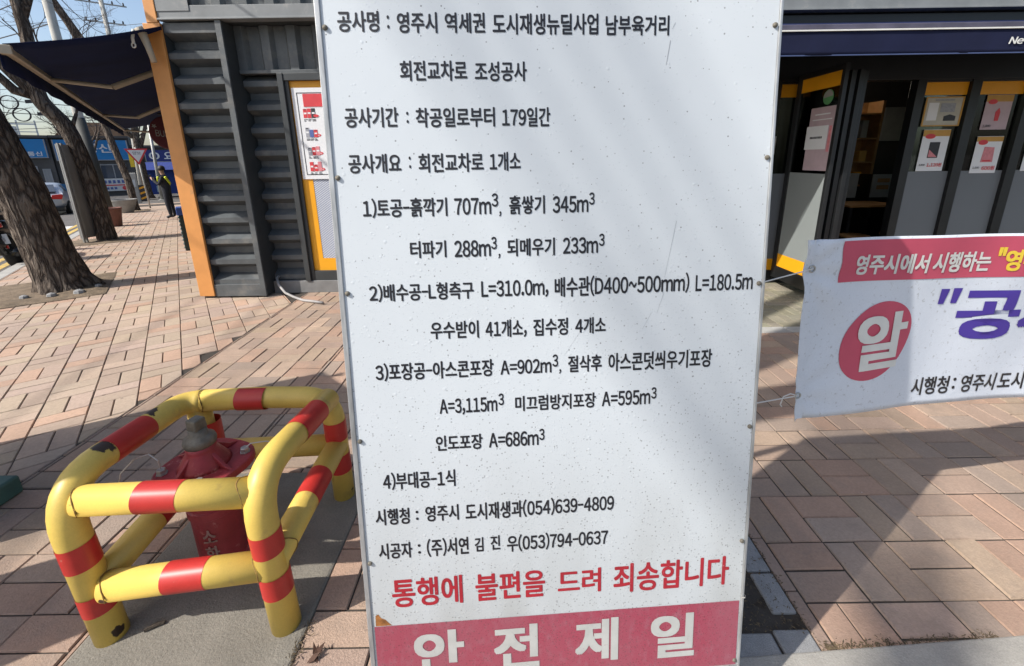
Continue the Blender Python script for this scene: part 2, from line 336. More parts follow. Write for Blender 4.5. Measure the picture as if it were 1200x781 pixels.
# board face: weathered white sheet with rain drops and dirt specks, thicker towards the bottom
def board_mat(name, col, streak=None, drops=1.0, grime=(0.36, 0.365, 0.345)):
    m = mat(name, col, 0.32, var=0.035, scale=3, stain=streak, sscale=48, sth=0.50, swid=0.22, stretch=(1, 1, 0.55)) if streak else mat(name, col, 0.32, var=0.03, scale=3)
    N = m.node_tree.nodes; L = m.node_tree.links; P = N["Principled BSDF"]; c = P.inputs["Base Color"].links[0].from_socket
    tc = N.new("ShaderNodeTexCoord"); sp = N.new("ShaderNodeSeparateXYZ"); L.new(tc.outputs["Object"], sp.inputs[0])
    def math_(op, a, b_=None, c_=None):
        x = N.new("ShaderNodeMath"); x.operation = op
        for i, q in enumerate((a, b_, c_)):
            if q is None: continue
            if isinstance(q, (int, float)): x.inputs[i].default_value = q
            else: L.new(q, x.inputs[i])
        return x.outputs[0]
    # density field: 1 low down, 0.25 at the top, patchy
    den = N.new("ShaderNodeMapRange"); L.new(sp.outputs['Z'], den.inputs[0]); den.inputs[1].default_value = 1.35; den.inputs[2].default_value = 0.25; den.inputs[3].default_value = 0.05; den.inputs[4].default_value = 0.85
    nz = N.new("ShaderNodeTexNoise"); nz.inputs["Scale"].default_value = 4; L.new(tc.outputs["Object"], nz.inputs["Vector"])
    density = math_('MULTIPLY', den.outputs[0], math_('MULTIPLY_ADD', nz.outputs["Fac"], 1.2, 0.35))
    height = None; rimsum = None
    for sc, rmax, gain in ((105, 0.40, 0.55), (170, 0.42, 0.9), (260, 0.42, 0.9)):
        v = N.new("ShaderNodeTexVoronoi"); v.inputs["Scale"].default_value = sc; L.new(tc.outputs["Object"], v.inputs["Vector"])
        cs = N.new("ShaderNodeSeparateColor"); L.new(v.outputs["Color"], cs.inputs[0])
        rad = math_('MULTIPLY', math_('POWER', cs.outputs[0], 2.0), rmax)
        on = math_('LESS_THAN', cs.outputs[1], math_('MULTIPLY', density, gain))
        rr = math_('MULTIPLY', math_('ADD', rad, 0.06), on)
        h = math_('MAXIMUM', math_('SUBTRACT', 1.0, math_('DIVIDE', v.outputs["Distance"], math_('MAXIMUM', rr, 0.001))), 0.0)
        h = math_('MULTIPLY', math_('POWER', h, 0.5), math_('DIVIDE', rr, sc))
        height = h if height is None else math_('ADD', height, h)
        inside = math_('LESS_THAN', v.outputs["Distance"], rr)
        rimsum = inside if rimsum is None else math_('MAXIMUM', rimsum, inside)
    # dirt specks, with dark dots painted in for the shaded look of drops
    v = N.new("ShaderNodeTexVoronoi"); v.inputs["Scale"].default_value = 75; v.inputs["Randomness"].default_value = 1; L.new(tc.outputs["Object"], v.inputs["Vector"])
    cs = N.new("ShaderNodeSeparateColor"); L.new(v.outputs["Color"], cs.inputs[0])
    sr = math_('MULTIPLY', math_('LESS_THAN', cs.outputs[1], math_('MULTIPLY_ADD', density, 0.70, 0.06)), math_('MULTIPLY_ADD', cs.outputs[2], 0.10, 0.045))
    speck = math_('LESS_THAN', v.outputs["Distance"], sr)
    v2 = N.new("ShaderNodeTexVoronoi"); v2.inputs["Scale"].default_value = 135; L.new(tc.outputs["Object"], v2.inputs["Vector"])
    c2 = N.new("ShaderNodeSeparateColor"); L.new(v2.outputs["Color"], c2.inputs[0])
    s2 = math_('LESS_THAN', v2.outputs["Distance"], math_('MULTIPLY', math_('LESS_THAN', c2.outputs[0], math_('MULTIPLY', math_('POWER', density, 1.6), 1.15)), math_('MULTIPLY_ADD', c2.outputs[1], 0.19, 0.08)))
    speck = math_('MAXIMUM', speck, math_('MULTIPLY', s2, 0.7))
    gr = N.new("ShaderNodeMapRange"); L.new(sp.outputs['Z'], gr.inputs[0]); gr.inputs[1].default_value = 0.75; gr.inputs[2].default_value = 0.18
    gn = N.new("ShaderNodeTexNoise"); gn.inputs["Scale"].default_value = 9; gn.inputs["Detail"].default_value = 7; gm = N.new("ShaderNodeMapping"); gm.inputs["Scale"].default_value = (1, 1, .3); L.new(tc.outputs["Object"], gm.inputs[0]); L.new(gm.outputs[0], gn.inputs["Vector"])
    gx = N.new("ShaderNodeMix"); gx.data_type = 'RGBA'; L.new(math_('MULTIPLY', gr.outputs[0], math_('MULTIPLY_ADD', gn.outputs["Fac"], 1.1, -0.05)), gx.inputs[0]); L.new(c, gx.inputs[6]); gx.inputs[7].default_value = (*grime, 1); c = gx.outputs[2]
    x = N.new("ShaderNodeMix"); x.data_type = 'RGBA'; L.new(math_('MULTIPLY', speck, 0.62), x.inputs[0]); L.new(c, x.inputs[6]); x.inputs[7].default_value = (0.06, 0.055, 0.05, 1)
    L.new(x.outputs[2], P.inputs["Base Color"])
    bp = N.new("ShaderNodeBump"); bp.inputs["Strength"].default_value = 0.17 * drops; bp.inputs["Distance"].default_value = 1.0
    L.new(height, bp.inputs["Height"]); L.new(bp.outputs[0], P.inputs["Normal"])
    rg = math_('MULTIPLY_ADD', rimsum, -0.25, 0.36); L.new(rg, P.inputs["Roughness"])
    return m
M['board'] = board_mat('board_white', (0.60, 0.64, 0.665))
M['bband'] = board_mat('board_red_band', (0.345, 0.030, 0.066), streak=(0.36, 0.12, 0.155), grime=(0.31, 0.10, 0.13))
# banner cloth with a dirty lower half
M['cloth'] = mat('banner_cloth', (0.64, 0.68, 0.74), 0.7, var=0.03, scale=4, bump=0.15, bscale=18, fine=0.05, stain=(0.47, 0.49, 0.52), sscale=60, sth=0.60, swid=0.05)

# ------------------------------------------------------------------ text
_gc = {}
def glyph(ch):
    """outline of one character (plain latin ones use the full-width form, so that all come in the same gothic)"""
    if ch in _gc: return _gc[ch]
    src = chr(ord(ch) + 0xFEE0) if 33 <= ord(ch) <= 126 and ch != '"' else ch
    cu = bpy.data.curves.new("t", 'FONT'); cu.body = src; cu.resolution_u = 4
    ob = bpy.data.objects.new("t", cu); COL.objects.link(ob); bpy.context.view_layer.update()
    dg = bpy.context.evaluated_depsgraph_get(); me = bpy.data.meshes.new_from_object(ob.evaluated_get(dg))
    vs = [(v.co.x, v.co.y) for v in me.vertices]; fs = [tuple(p.vertices) for p in me.polygons]
    bpy.data.objects.remove(ob); bpy.data.curves.remove(cu); bpy.data.meshes.remove(me)
    if src != ch or ch == '"':                      # proportional setting of the latin glyph
        x0 = min(v[0] for v in vs); w = max(v[0] for v in vs) - x0; k = {'-': .55, '~': .62, '=': .72}.get(ch, 1.0)
        vs = [((x - x0)*k + 0.045, y) for x, y in vs]; adv = w*k + 0.09
        if ch in ',.:': adv += 0.05; vs = [(x + .02, y) for x, y in vs]
        if ch == '1': adv += 0.04; vs = [(x + .02, y) for x, y in vs]
    else: adv = 0.92
    _gc[ch] = (vs, fs, adv); return _gc[ch]
def put_text(mb, body, fn, bold=0.0):
    """sets the word so that its bounding box fills fn's unit square; bold: stroke gain in em, by overlaid shifted copies"""
    px = 0.0; V = []; F = []
    for ch in body:
        if ch == ' ': px += .3; continue
        vs, fs, adv = glyph(ch); o = len(V); V += [(x + px, y) for x, y in vs]; F += [tuple(i + o for i in f) for f in fs]; px += adv
    x0 = min(v[0] for v in V); x1 = max(v[0] for v in V); y0 = min(v[1] for v in V); y1 = max(v[1] for v in V)
    sh = [(0, 0)]
    if bold > .03: sh += [(a*bold, b*bold*.8) for a in (-1, 0, 1) for b in (-1, 0, 1) if a or b] + [(a*bold*.5, b*bold*.4) for a in (-1, 1) for b in (-1, 1)]
    elif bold > 0: sh += [(bold*math.cos(6.2832*q/6), .8*bold*math.sin(6.2832*q/6)) for q in range(6)]
    x0 -= bold; x1 += bold; y0 -= bold*.8; y1 += bold*.8
    for q, (dx, dy) in enumerate(sh):
        P = [Vector(fn((x + dx - x0)/(x1-x0), (y + dy - y0)/(y1-y0))) for x, y in V]
        if q:
            a, b, c = Vector(fn(0, 0)), Vector(fn(1, 0)), Vector(fn(0, 1)); nn = (b-a).cross(c-a).normalized() * (0.00003*q)
            P = [p + nn for p in P]
        mb.add([tuple(p) for p in P], F)
def rect_fn(o, ax, az):
    o, ax, az = Vector(o), Vector(ax), Vector(az); return lambda a, b: tuple(o + ax * a + az * b)

# ================================================================== GROUND
def strip_un(name, us, n0, n1, dz, m, th=0.0):
    mb = MB()
    vs = []; fs = []
    for u in us: vs += [G(u, n0, dz), G(u, n1, dz)]
    for i in range(len(us) - 1): fs.append((2*i, 2*i+1, 2*i+3, 2*i+2))
    mb.add(vs, fs)
    if th:
        vs2 = []; fs2 = []
        for u in us: vs2 += [G(u, n0, dz), G(u, n0, dz - th), G(u, n1, dz), G(u, n1, dz - th)]
        for i in range(len(us) - 1):
            a = 4*i; fs2 += [(a, a+4, a+5, a+1), (a+2, a+3, a+7, a+6)]
        mb.add(vs2, fs2)
    return struct(mb.build(name, m))
US = [-60, -20, 0, 9, 12, 16, 20, 24, 28, 30, 45, 80, 300]
g = MB()
nn_ = [-300, -60, -12, 0, 20, 60, 300]
vs = [G(u, n, -0.17) for u in [-300] + US for n in nn_]; fs = []
for i in range(len(US)):
    for j in range(len(nn_) - 1):
        a = i * len(nn_) + j; fs.append((a, a+1, a+len(nn_)+1, a+len(nn_)))
g.add(vs, fs); struct(g.build('ground', M['ground']))
strip_un('road', US, -14.0, -2.42, -0.125, M['asphalt'])
cross = MB(); cross.add([G(31.5, -14, -0.119), G(31.5, 6, -0.119), G(43, 6, -0.119), G(43, -14, -0.119)], [(0, 1, 2, 3)])
struct(cross.build('crossroad', M['asphalt']))
strip_un('sidewalk_bed', [-3, 0, 9, 12, 16, 20, 24, 28, 31.4], -2.25, 2.6, -0.012, M['joint'])
pb = MB(); pb.add([(-2.6, -2.5, -0.008), (9, -2.5, -0.008), (9, 6.2, -0.008), (-2.6, 6.2, -0.008)], [(0, 1, 2, 3)])
struct(pb.build('plaza_bed', M['joint']))
# kerb stones, one metre each
kb = MB()
u = -2.0
while u < 30:
    a, b = u + 0.004, u + 0.996
    v = [G(a, -2.43, 0.0), G(a, -2.25, 0.0), G(b, -2.25, 0.0), G(b, -2.43, 0.0), G(a, -2.44, -0.14), G(a, -2.25, -0.14), G(b, -2.25, -0.14), G(b, -2.44, -0.14)]
    kb.add(v, [(0, 1, 2, 3), (4, 7, 6, 5), (0, 4, 5, 1), (1, 5, 6, 2), (2, 6, 7, 3), (3, 7, 4, 0)]); u += 1.0
struct(kb.build('kerb', M['kerb'], bevel=0.012))
rm = MB()
for n0 in (-2.72, -2.95):
    us = [8, 9, 12, 16, 20, 24, 29]
    for i in range(len(us) - 1): rm.add([G(us[i], n0 - 0.12, -0.121), G(us[i], n0, -0.121), G(us[i+1], n0, -0.121), G(us[i+1], n0 - 0.12, -0.121)], [(0, 1, 2, 3)])
rm_ = struct(rm.build('yellow_road_lines', M['ypaint']))
rm = MB(); rm.add([G(17.5, -3.55, -0.121), G(17.7, -3.0, -0.121), G(20.6, -3.05, -0.121), G(20.2, -4.4, -0.121)], [(0, 1, 2, 3)])
for k in range(5): rm.add([G(29.5, -4.2 - k*1.0, -0.115), G(29.5, -3.7 - k*1.0, -0.115), G(31.3, -3.7 - k*1.0, -0.115), G(31.3, -4.2 - k*1.0, -0.115)], [(0, 1, 2, 3)])
struct(rm.build('white_road_marking', M['wpaint']))

# --- brick paving (each brick a bevelled block), clipped to convex regions
def clip(poly, a, b, c):                       # keep a*x+b*y<=c
    out = []
    for i in range(len(poly)):
        p, q = poly[i], poly[(i+1) % len(poly)]
        dp, dq = a*p[0]+b*p[1]-c, a*q[0]+b*q[1]-c
        if dp <= 0: out.append(p)
        if (dp < 0 < dq) or (dq < 0 < dp):
            t = dp / (dp - dq); out.append((p[0]+(q[0]-p[0])*t, p[1]+(q[1]-p[1])*t))
    return out
def area(p): return 0.5 * sum(p[i][0]*p[(i+1) % len(p)][1] - p[(i+1) % len(p)][0]*p[i][1] for i in range(len(p)))
def inset(p, d):
    n = len(p); out = []
    for i in range(n):
        a, b, c = Vector(p[i-1]), Vector(p[i]), Vector(p[(i+1) % n])
        e1 = (b-a); e2 = (c-b)
        if e1.length < 1e-5 or e2.length < 1e-5: return None
        e1.normalize(); e2.normalize(); n1 = Vector((-e1.y, e1.x)); n2 = Vector((-e2.y, e2.x)); s_ = n1 + n2
        k = s_.dot(n1)
        if k < 0.2: return None
        out.append(tuple(b + s_ * (d / k)))
    return out if area(out) > 1e-4 else None
def bricks(mb, mod, o, ax, regions, rangei, rangej, zfn, tone, gap=0.0030, ch=0.004, hz=0.0):
    ax = Vector(ax).normalized(); ay = Vector((-ax.y, ax.x)); o = Vector(o)
    for i in range(*rangei):
        for j in range(*rangej):
            par = (i + j) % 2; c0 = o + ax * (i * mod) + ay * (j * mod)
            for h in (0, 1):
                if par == 0: q = [(0, h*.5), (1, h*.5), (1, h*.5+.5), (0, h*.5+.5)]
                else: q = [(h*.5, 0), (h*.5+.5, 0), (h*.5+.5, 1), (h*.5, 1)]
                poly0 = [tuple(c0 + ax*(x*mod) + ay*(y*mod)) for x, y in q]
                t = tone()
                for reg in regions:
                    poly = poly0
                    for hp in reg:
                        poly = clip(poly, *hp)
                        if len(poly) < 3: break
                    if len(poly) < 3 or area(poly) < 4e-4: continue
                    lo = inset(poly, gap * rng.uniform(.55, 1.35)); 
                    if not lo: continue
                    hi = inset(lo, ch) or None
                    if not hi: continue
                    n = len(lo); dz = hz + rng.uniform(-0.002, 0.002); sx = rng.uniform(-.009, .009); sy = rng.uniform(-.009, .009)
                    vs = [(x, y, zfn(x, y) - 0.006) for x, y in lo] + [(x, y, zfn(x, y) + dz + sx*(x-lo[0][0]) + sy*(y-lo[0][1])) for x, y in hi]
                    mb.add(vs, [tuple(range(n, 2*n))] + [(k, (k+1) % n, n+(k+1) % n, n+k) for k in range(n)], tint=t)
def box_reg(x0, x1, y0, y1): return [(-1, 0, -x0), (1, 0, x1), (0, -1, -y0), (0, 1, y1)]
def toneB():
    r_ = rng.random(); b = rng.uniform(0.88, 1.10)
    if r_ < 0.15: return (b*0.90, b*0.95, b*0.99)
    if r_ < 0.35: return (b*1.07, b*0.98, b*0.94)
    return (b, b*rng.uniform(.98, 1.03), b*rng.uniform(.96, 1.03))
def toneA():
    b = rng.uniform(0.92, 1.08); r_ = rng.random()
    if r_ < 0.22: return (b*1.07, b*0.95, b*0.90)
    if r_ < 0.34: return (b*0.93, b*0.93, b*0.94)
    return (b*1.0, b*rng.uniform(.98, 1.04), b*rng.uniform(.97, 1.07))
mbB = MB()
bricks(mbB, 0.2505, (1.27-0.2505*20, 1.437-0.2505*20), (1, 0),
       [box_reg(-2.51, -1.46, -1.2, 5.3), box_reg(-1.46, -0.725, 1.90, 5.3), box_reg(-0.725, 0.12, -1.2, 5.3), box_reg(0.12, 1.035, 1.95, 3.62), box_reg(1.035, 7.0, 1.0, 3.62)],
       (0, 44), (8, 36), lambda x, y: 0.0, toneB)
struct(mbB.build('plaza_paving', M['paver']))
mbA = MB()
def zA(x, y): return zs(x*UX + y*UY)
# bricks aligned with the street: frame axis along u
bricks(mbA, 0.2505, (0.8*0.03, 0.6*0.03), (UX, UY), [[(1, 0, -2.513), (-NX, -NY, 2.25), (-UX, -UY, 3.0), (NX, NY, 0.8)]], (-10, 96), (-4, 12), zA, toneA, gap=0.0024)
struct(mbA.build('sidewalk_paving', M['paverA']))
far = MB(); us = [23.5, 26, 28, 30, 31.4]
for i in range(4): far.add([G(us[i], -2.25, -0.001), G(us[i], 2.4, -0.001), G(us[i+1], 2.4, -0.001), G(us[i+1], -2.25, -0.001)], [(0, 1, 2, 3)], tint=(0.95, 0.95, 0.95))
struct(far.build('sidewalk_paving_far', M['paverA']))
# grey interlocking pavers in front of the right-hand shop
mbC = MB()
bricks(mbC, 0.2, (0.12, 3.66), (1, 0), [box_reg(0.12, 7.0, 3.76, 5.35)], (0, 36), (0, 9), lambda x, y: 0.0, lambda: (lambda b: (b, b*rng.uniform(.97, 1.04), b*rng.uniform(.9, 1.0)))(rng.uniform(.8, 1.12)))
struct(mbC.build('shop_front_paving', M['gpaver']))
cs = MB(); x = 0.12
while x < 7: cs.box(x + .003, min(7, x+.797), 3.625, 3.755, -0.05, 0.002); x += 0.8
struct(cs.build('paving_edge_strip', M['kerb'], bevel=0.006))
# concrete pad under the hydrant, apron, tree pit with granite border
pad = MB(); n = 14
pts = [(-1.462, 0.35), (-0.722, 0.35), (-0.722, 1.895), (-1.462, 1.895)]
pad.prism(pts, lambda x, y: (x, y, -0.05), lambda x, y: (x, y, 0.006)); struct(pad.build('concrete_pad', M['concrete'], bevel=0.01))
ap = MB(); ap.prism([(0.12, -1.0), (4.2, -1.0), (4.2, 1.20), (0.72, 1.012), (0.12, 0.985)], lambda x, y: (x, y, -0.05), lambda x, y: (x, y, 0.0075)); struct(ap.build('concrete_apron', M['apron'], bevel=0.006))
gb = MB()
for (x0, x1, y0, y1) in ((0.895, 0.98, 1.15, 1.30), (0.89, 0.98, 1.308, 1.62), (0.89, 0.98, 1.628, 1.94), (0.12, 0.40, 0.998, 1.075), (0.408, 0.66, 0.998, 1.075), (0.672, 0.85, 0.998, 1.085), (0.86, 0.98, 0.998, 1.095), (0.13, 0.5, 1.86, 1.945), (0.505, 0.885, 1.86, 1.945)):
    gb.box(x0, x1, y0, y1, -0.06, 0.003)
struct(gb.build('granite_border', M['granite'], bevel=0.006))
eb = MB(); y = 1.0
while y < 1.95: eb.box(0.986, 1.031, y + .002, min(1.95, y+0.228), -0.04, 0.0); y += 0.23
for q in range(len(eb.tint)): eb.tint[q] = (0.9, 0.88, 0.9)
struct(eb.build('brick_edging', M['paver'], bevel=0.004))
so_ = MB(); nx, ny = 24, 24
vs = [(0.12 + 0.87*i/nx, 0.99 + 0.96*j/ny, -0.012 + rng.uniform(-.008, .010)) for i in range(nx+1) for j in range(ny+1)]
so_.add(vs, [(i*(ny+1)+j, (i+1)*(ny+1)+j, (i+1)*(ny+1)+j+1, i*(ny+1)+j+1) for i in range(nx) for j in range(ny)])
struct(so_.build('pit_soil', M['soil'], smooth=True))
# bits of debris on the soil and along joints
wd = MB()
def chip(x, y, z, l):
    t = rng.uniform(0, 6.28); d = Vector((math.cos(t), math.sin(t), rng.uniform(-.1, .5))) * l; w = Vector((-math.sin(t), math.cos(t), 0)) * rng.uniform(.0008, .0022)
    p = Vector((x, y, z)); wd.add([p - w, p + w, p + d*0.6 + w*.8 + Vector((0, 0, l*.15)), p + d], [(0, 1, 2), (0, 2, 3)])
for k in range(1500): chip(rng.uniform(.5, .985), rng.uniform(1.08, 1.6), rng.uniform(-.006, .008), rng.uniform(.004, .014))
for k in range(420): x_ = 1.0 + rng.uniform(0, .7)**1.5; chip(x_, 1.014 + (x_-.72)*.053 + abs(rng.gauss(0, .010)), 0.003, rng.uniform(.004, .016))
for k in range(160): chip(0.985 + rng.gauss(0, .006), rng.uniform(1.0, 1.8), 0.001, rng.uniform(.004, .012))
for k in range(140): chip(-0.722 + rng.gauss(0, .010), rng.uniform(0.9, 1.15), 0.006, rng.uniform(.005, .02))
for k in range(120): chip(-2.0 + rng.gauss(0, .03), 1.62 + rng.gauss(0, .03), 0.003, rng.uniform(.004, .016))
struct(wd.build('dry_debris', M['weeds']), 'stuff')
# street tree pits
def pit(u0, u1, n0, n1, name='tree_pit_soil'):
    mb = MB(); k = 10; vs = []
    for i in range(k+1):
        for j in range(k+1):
            u, n = u0 + (u1-u0)*i/k, n0 + (n1-n0)*j/k; e = min(i, j, k-i, k-j)
            vs.append(G(u, n, 0.006 + (0.03 if e > 0 else 0) * rng.uniform(.3, 1.2)))
    mb.add(vs, [(i*(k+1)+j, (i+1)*(k+1)+j, (i+1)*(k+1)+j+1, i*(k+1)+j+1) for i in range(k) for j in range(k)])
    return struct(mb.build(name, M['pit'], smooth=True))
pit(7.15, 8.55, -2.22, -0.95); pit(12.7, 13.9, -2.2, -1.05); pit(24.8, 26, -2.2, -1.2)

# ================================================================== NOTICE BOARD
BO, BR, BU, BN = Vector((-0.3729, 0.8044, 0.1984)), Vector((0.9981, 0.0623, 0.0016)), Vector((-0.0084, 0.1095, 0.9939)), Vector((0.0618, -0.992, 0.1098))
bmw = Matrix((BR, -BN, BU)).transposed().to_4x4(); bmw.translation = BO
BW, BH = 0.979, 1.88
board = root('construction_notice_board', 'tall white construction notice board with black Korean text and red bottom band', 'notice board', mat=bmw)
mb = MB(); mb.box(0.004, BW-0.004, 0.0, 0.018, 0.0, BH); mb.build('panel', M['board'], board, local=True, bevel=0.002)
for nm, (x0, x1) in (('edge_trim', (-0.004, 0.0075)), ('edge_trim', (BW-0.0045, BW+0.002))):
    mb = MB(); mb.box(x0, x1, -0.0035, 0.028, -0.004, BH+0.004); mb.build(nm, M['trim'], board, local=True, bevel=0.0015)
for z0 in (-0.004, BH-0.002):
    mb = MB(); mb.box(0.0075, BW-0.0045, -0.0025, 0.027, z0, z0+0.008); mb.build('edge_trim', M['trim'], board, local=True)
mb = MB(); mb.add([(0.0126, -0.0010, 0.008), (0.9705, -0.0010, 0.004), (0.9695, -0.0010, 0.2035), (0.0126, -0.0010, 0.2116)], [(0, 1, 2, 3)])
RBAND = mb.build('red_band', M['bband'], board, local=True)
BOARD = [
 [('공사명', 0.0392, 0.123, 1.6158, 1.6561), (':', 0.1386, 0.1434, 1.6223, 1.6477), ('영주시', 0.159, 0.2409, 1.6136, 1.6539), ('역세권', 0.2564, 0.3393, 1.6136, 1.6534), ('도시재생뉴딜사업', 0.3546, 0.578, 1.6106, 1.6521), ('남부육거리', 0.5935, 0.7315, 1.609, 1.649)],
 [('회전교차로', 0.1588, 0.2986, 1.52, 1.5605), ('조성공사', 0.3144, 0.4248, 1.5184, 1.5581)],
 [('공사기간', 0.0387, 0.1501, 1.4276, 1.4686), (':', 0.1667, 0.1713, 1.4356, 1.459), ('착공일로부터', 0.1863, 0.3544, 1.4262, 1.4669), ('179일간', 0.3694, 0.4741, 1.4252, 1.4655)],
 [('공사개요', 0.0388, 0.1499, 1.3332, 1.3738), (':', 0.1665, 0.1707, 1.3423, 1.3672), ('회전교차로', 0.1868, 0.3268, 1.3323, 1.3729), ('1개소', 0.3399, 0.4077, 1.3331, 1.3736)],
 [('1)토공-흙깍기', 0.0618, 0.2441, 1.2375, 1.2804), ('707m', 0.2595, 0.3404, 1.2399, 1.2772), ('3', 0.3417, 0.3561, 1.2562, 1.2856), (',', 0.3576, 0.3623, 1.2347, 1.2463), ('흙쌓기', 0.3801, 0.46, 1.2383, 1.2797), ('345m', 0.4772, 0.5581, 1.239, 1.2768), ('3', 0.5594, 0.5721, 1.2555, 1.2831)],
 [('터파기', 0.158, 0.2377, 1.147, 1.1855), ('288m', 0.2554, 0.3366, 1.1462, 1.1841), ('3', 0.3378, 0.3503, 1.1618, 1.1903), (',', 0.3529, 0.3576, 1.1411, 1.1521), ('되메우기', 0.3733, 0.4816, 1.1444, 1.1849), ('233m', 0.4998, 0.5806, 1.1463, 1.184), ('3', 0.5827, 0.5956, 1.1622, 1.1907)],
 [('2)배수공-L형측구', 0.0619, 0.2951, 1.0502, 1.0922), ('L=310.0m,', 0.312, 0.4656, 1.0487, 1.0909), ('배수관(D400~500mm)', 0.4801, 0.7978, 1.0462, 1.0953), ('L=180.5m', 0.8129, 0.952, 1.0487, 1.0882)],
 [('우수받이', 0.1929, 0.3032, 0.9588, 1.0003), ('41개소,', 0.3184, 0.4138, 0.9555, 0.9993), ('집수정', 0.4291, 0.5108, 0.9564, 0.9984), ('4개소', 0.5276, 0.6004, 0.9572, 0.9971)],
 [('3)포장공-아스콘포장', 0.0623, 0.3346, 0.863, 0.9075), ('A=902m', 0.3502, 0.471, 0.8656, 0.9014), ('3', 0.4735, 0.4868, 0.8795, 0.9104), (',', 0.489, 0.494, 0.8621, 0.8735), ('절삭후', 0.5104, 0.5917, 0.8637, 0.9057), ('아스콘덧씌우기포장', 0.6075, 0.8618, 0.8613, 0.9072)],
 [('A=3,115m', 0.2042, 0.3404, 0.7713, 0.8132), ('3', 0.3433, 0.3565, 0.7901, 0.8201), ('미끄럼방지포장', 0.3829, 0.5778, 0.7723, 0.8113), ('A=595m', 0.5924, 0.7117, 0.7737, 0.812), ('3', 0.7138, 0.7272, 0.7869, 0.8166)],
 [('인도포장', 0.1916, 0.3028, 0.6815, 0.7214), ('A=686m', 0.3174, 0.4377, 0.6828, 0.7214), ('3', 0.4393, 0.4524, 0.6952, 0.7252)],
 [('4)부대공-1식', 0.0606, 0.2336, 0.5872, 0.6338)],
 [('시행청', 0.0364, 0.1183, 0.4946, 0.5388), (':', 0.1331, 0.1397, 0.5035, 0.5287), ('영주시', 0.1566, 0.2378, 0.4968, 0.5398), ('도시재생과(054)639-4809', 0.2539, 0.6259, 0.4918, 0.5406)],
 [('시공자', 0.0378, 0.1195, 0.4016, 0.4455), (':', 0.1332, 0.1399, 0.4106, 0.4372), ('(주)서연', 0.1551, 0.2584, 0.3992, 0.4502), ('김', 0.2735, 0.2953, 0.4049, 0.4447), ('진', 0.3132, 0.3372, 0.407, 0.4469), ('우(053)794-0637', 0.3539, 0.6114, 0.3966, 0.4453)],
]
def line(segs, m, name, off, bold):
    mb = MB()
    for body, s0, s1, t0, t1 in segs: put_text(mb, body, lambda a, b: (s0 + (s1-s0)*a, off, t0 + (t1-t0)*b), bold)
    return mb.build(name, m, board, local=True)
for segs in BOARD: line(segs, M['ink'], 'text_line', -0.0008, 0.028)
line([('통행에', 0.062, 0.2387, 0.262, 0.3435), ('불편을', 0.2707, 0.4491, 0.2631, 0.3417), ('드려', 0.4816, 0.5946, 0.2641, 0.3348), ('죄송합니다', 0.6269, 0.9361, 0.2556, 0.3413)], M['redink'], 'red_text_line', -0.0008, 0.026)
line([('안', 0.1075, 0.2358, 0.0575, 0.1874), ('전', 0.3124, 0.4309, 0.0537, 0.185), ('제', 0.5263, 0.6419, 0.0532, 0.1843), ('일', 0.7297, 0.8506, 0.0452, 0.1797)], M['oldwhite'], 'white_text_line', -0.0018, 0.033).parent = RBAND
for s, t in ((0.014, 1.624), (0.9655, 1.63), (0.0145, 1.325), (0.0145, 1.073), (0.015, 0.718), (0.0145, 0.394), (0.967, 1.352), (0.967, 1.063), (0.967, 0.701), (0.966, 0.382), (0.966, 0.018)):
    mb = MB(xf=lambda x, y, z, s=s, t=t: Vector((s + x, -z, t + y)))
    mb.lathe((0, 0, 0), [(0.0055, 0), (0.0055, 0.0025), (0.004, 0.005), (0.0015, 0.006)], 10)
    mb.build('screw', M['iron'], board, local=True, smooth=False)
# rust scab, tie and scratch marks
mb = MB()
pr = [(0.016, 0.213), (0.017, 0.243), (0.024, 0.247), (0.030, 0.236), (0.041, 0.230), (0.047, 0.222), (0.056, 0.2125)]
mb.add([(x, -0.0006, z) for x, z in pr], [tuple(range(len(pr)))]); mb.build('rust_patch', M['rust'], board, local=True)
mb = MB()
for s0, t0, s1, t1, w in ((0.762, 1.215, 0.738, 1.085, .0006), (0.738, 1.05, 0.722, 1.0, .0006), (0.565, 1.00, 0.50, 0.905, .0005), (0.735, 1.60, 0.727, 1.55, .0012), (0.745, 1.635, 0.738, 1.622, .001), (0.708, 1.0, 0.688, 0.962, .0006)):
    mb.add([(s0-w*.6, -0.0006, t0), (s0+w*.6, -0.0006, t0), (s1+w*.4, -0.0006, t1), (s1-w*.4, -0.0006, t1)], [(0, 1, 2, 3)])
mb.build('scratches', M['scratch'], board, local=True)
mb = MB()
mb.tube([(0.972, -0.004, 0.214), (0.980, -0.008, 0.218), (0.986, 0.0, 0.216), (0.984, 0.02, 0.212)], 0.0012, 6); mb.build('tie_wire', M['bolt'], board, local=True)
# steel A-frame behind
for s in (0.05, BW-0.05):
    mb = MB(); mb.obox((s-0.016, 0.0185, -0.19), (0.032, 0, 0), (0, 0.03, 0), (0, 0, BH+0.15)); mb.build('front_leg', M['galv'], board, local=True)
    mb = MB(); mb.obox((s-0.016, 0.05, BH-0.15), (0.032, 0, 0), (0, 0.032, 0), (0, 0.62, -BH-0.045)); mb.build('rear_leg', M['galv'], board, local=True)
for z in (0.1, 0.95, BH-0.12):
    mb = MB(); mb.box(0.066, BW-0.066, 0.019, 0.045, z, z+0.03); mb.build('cross_bar', M['galv'], board, local=True)

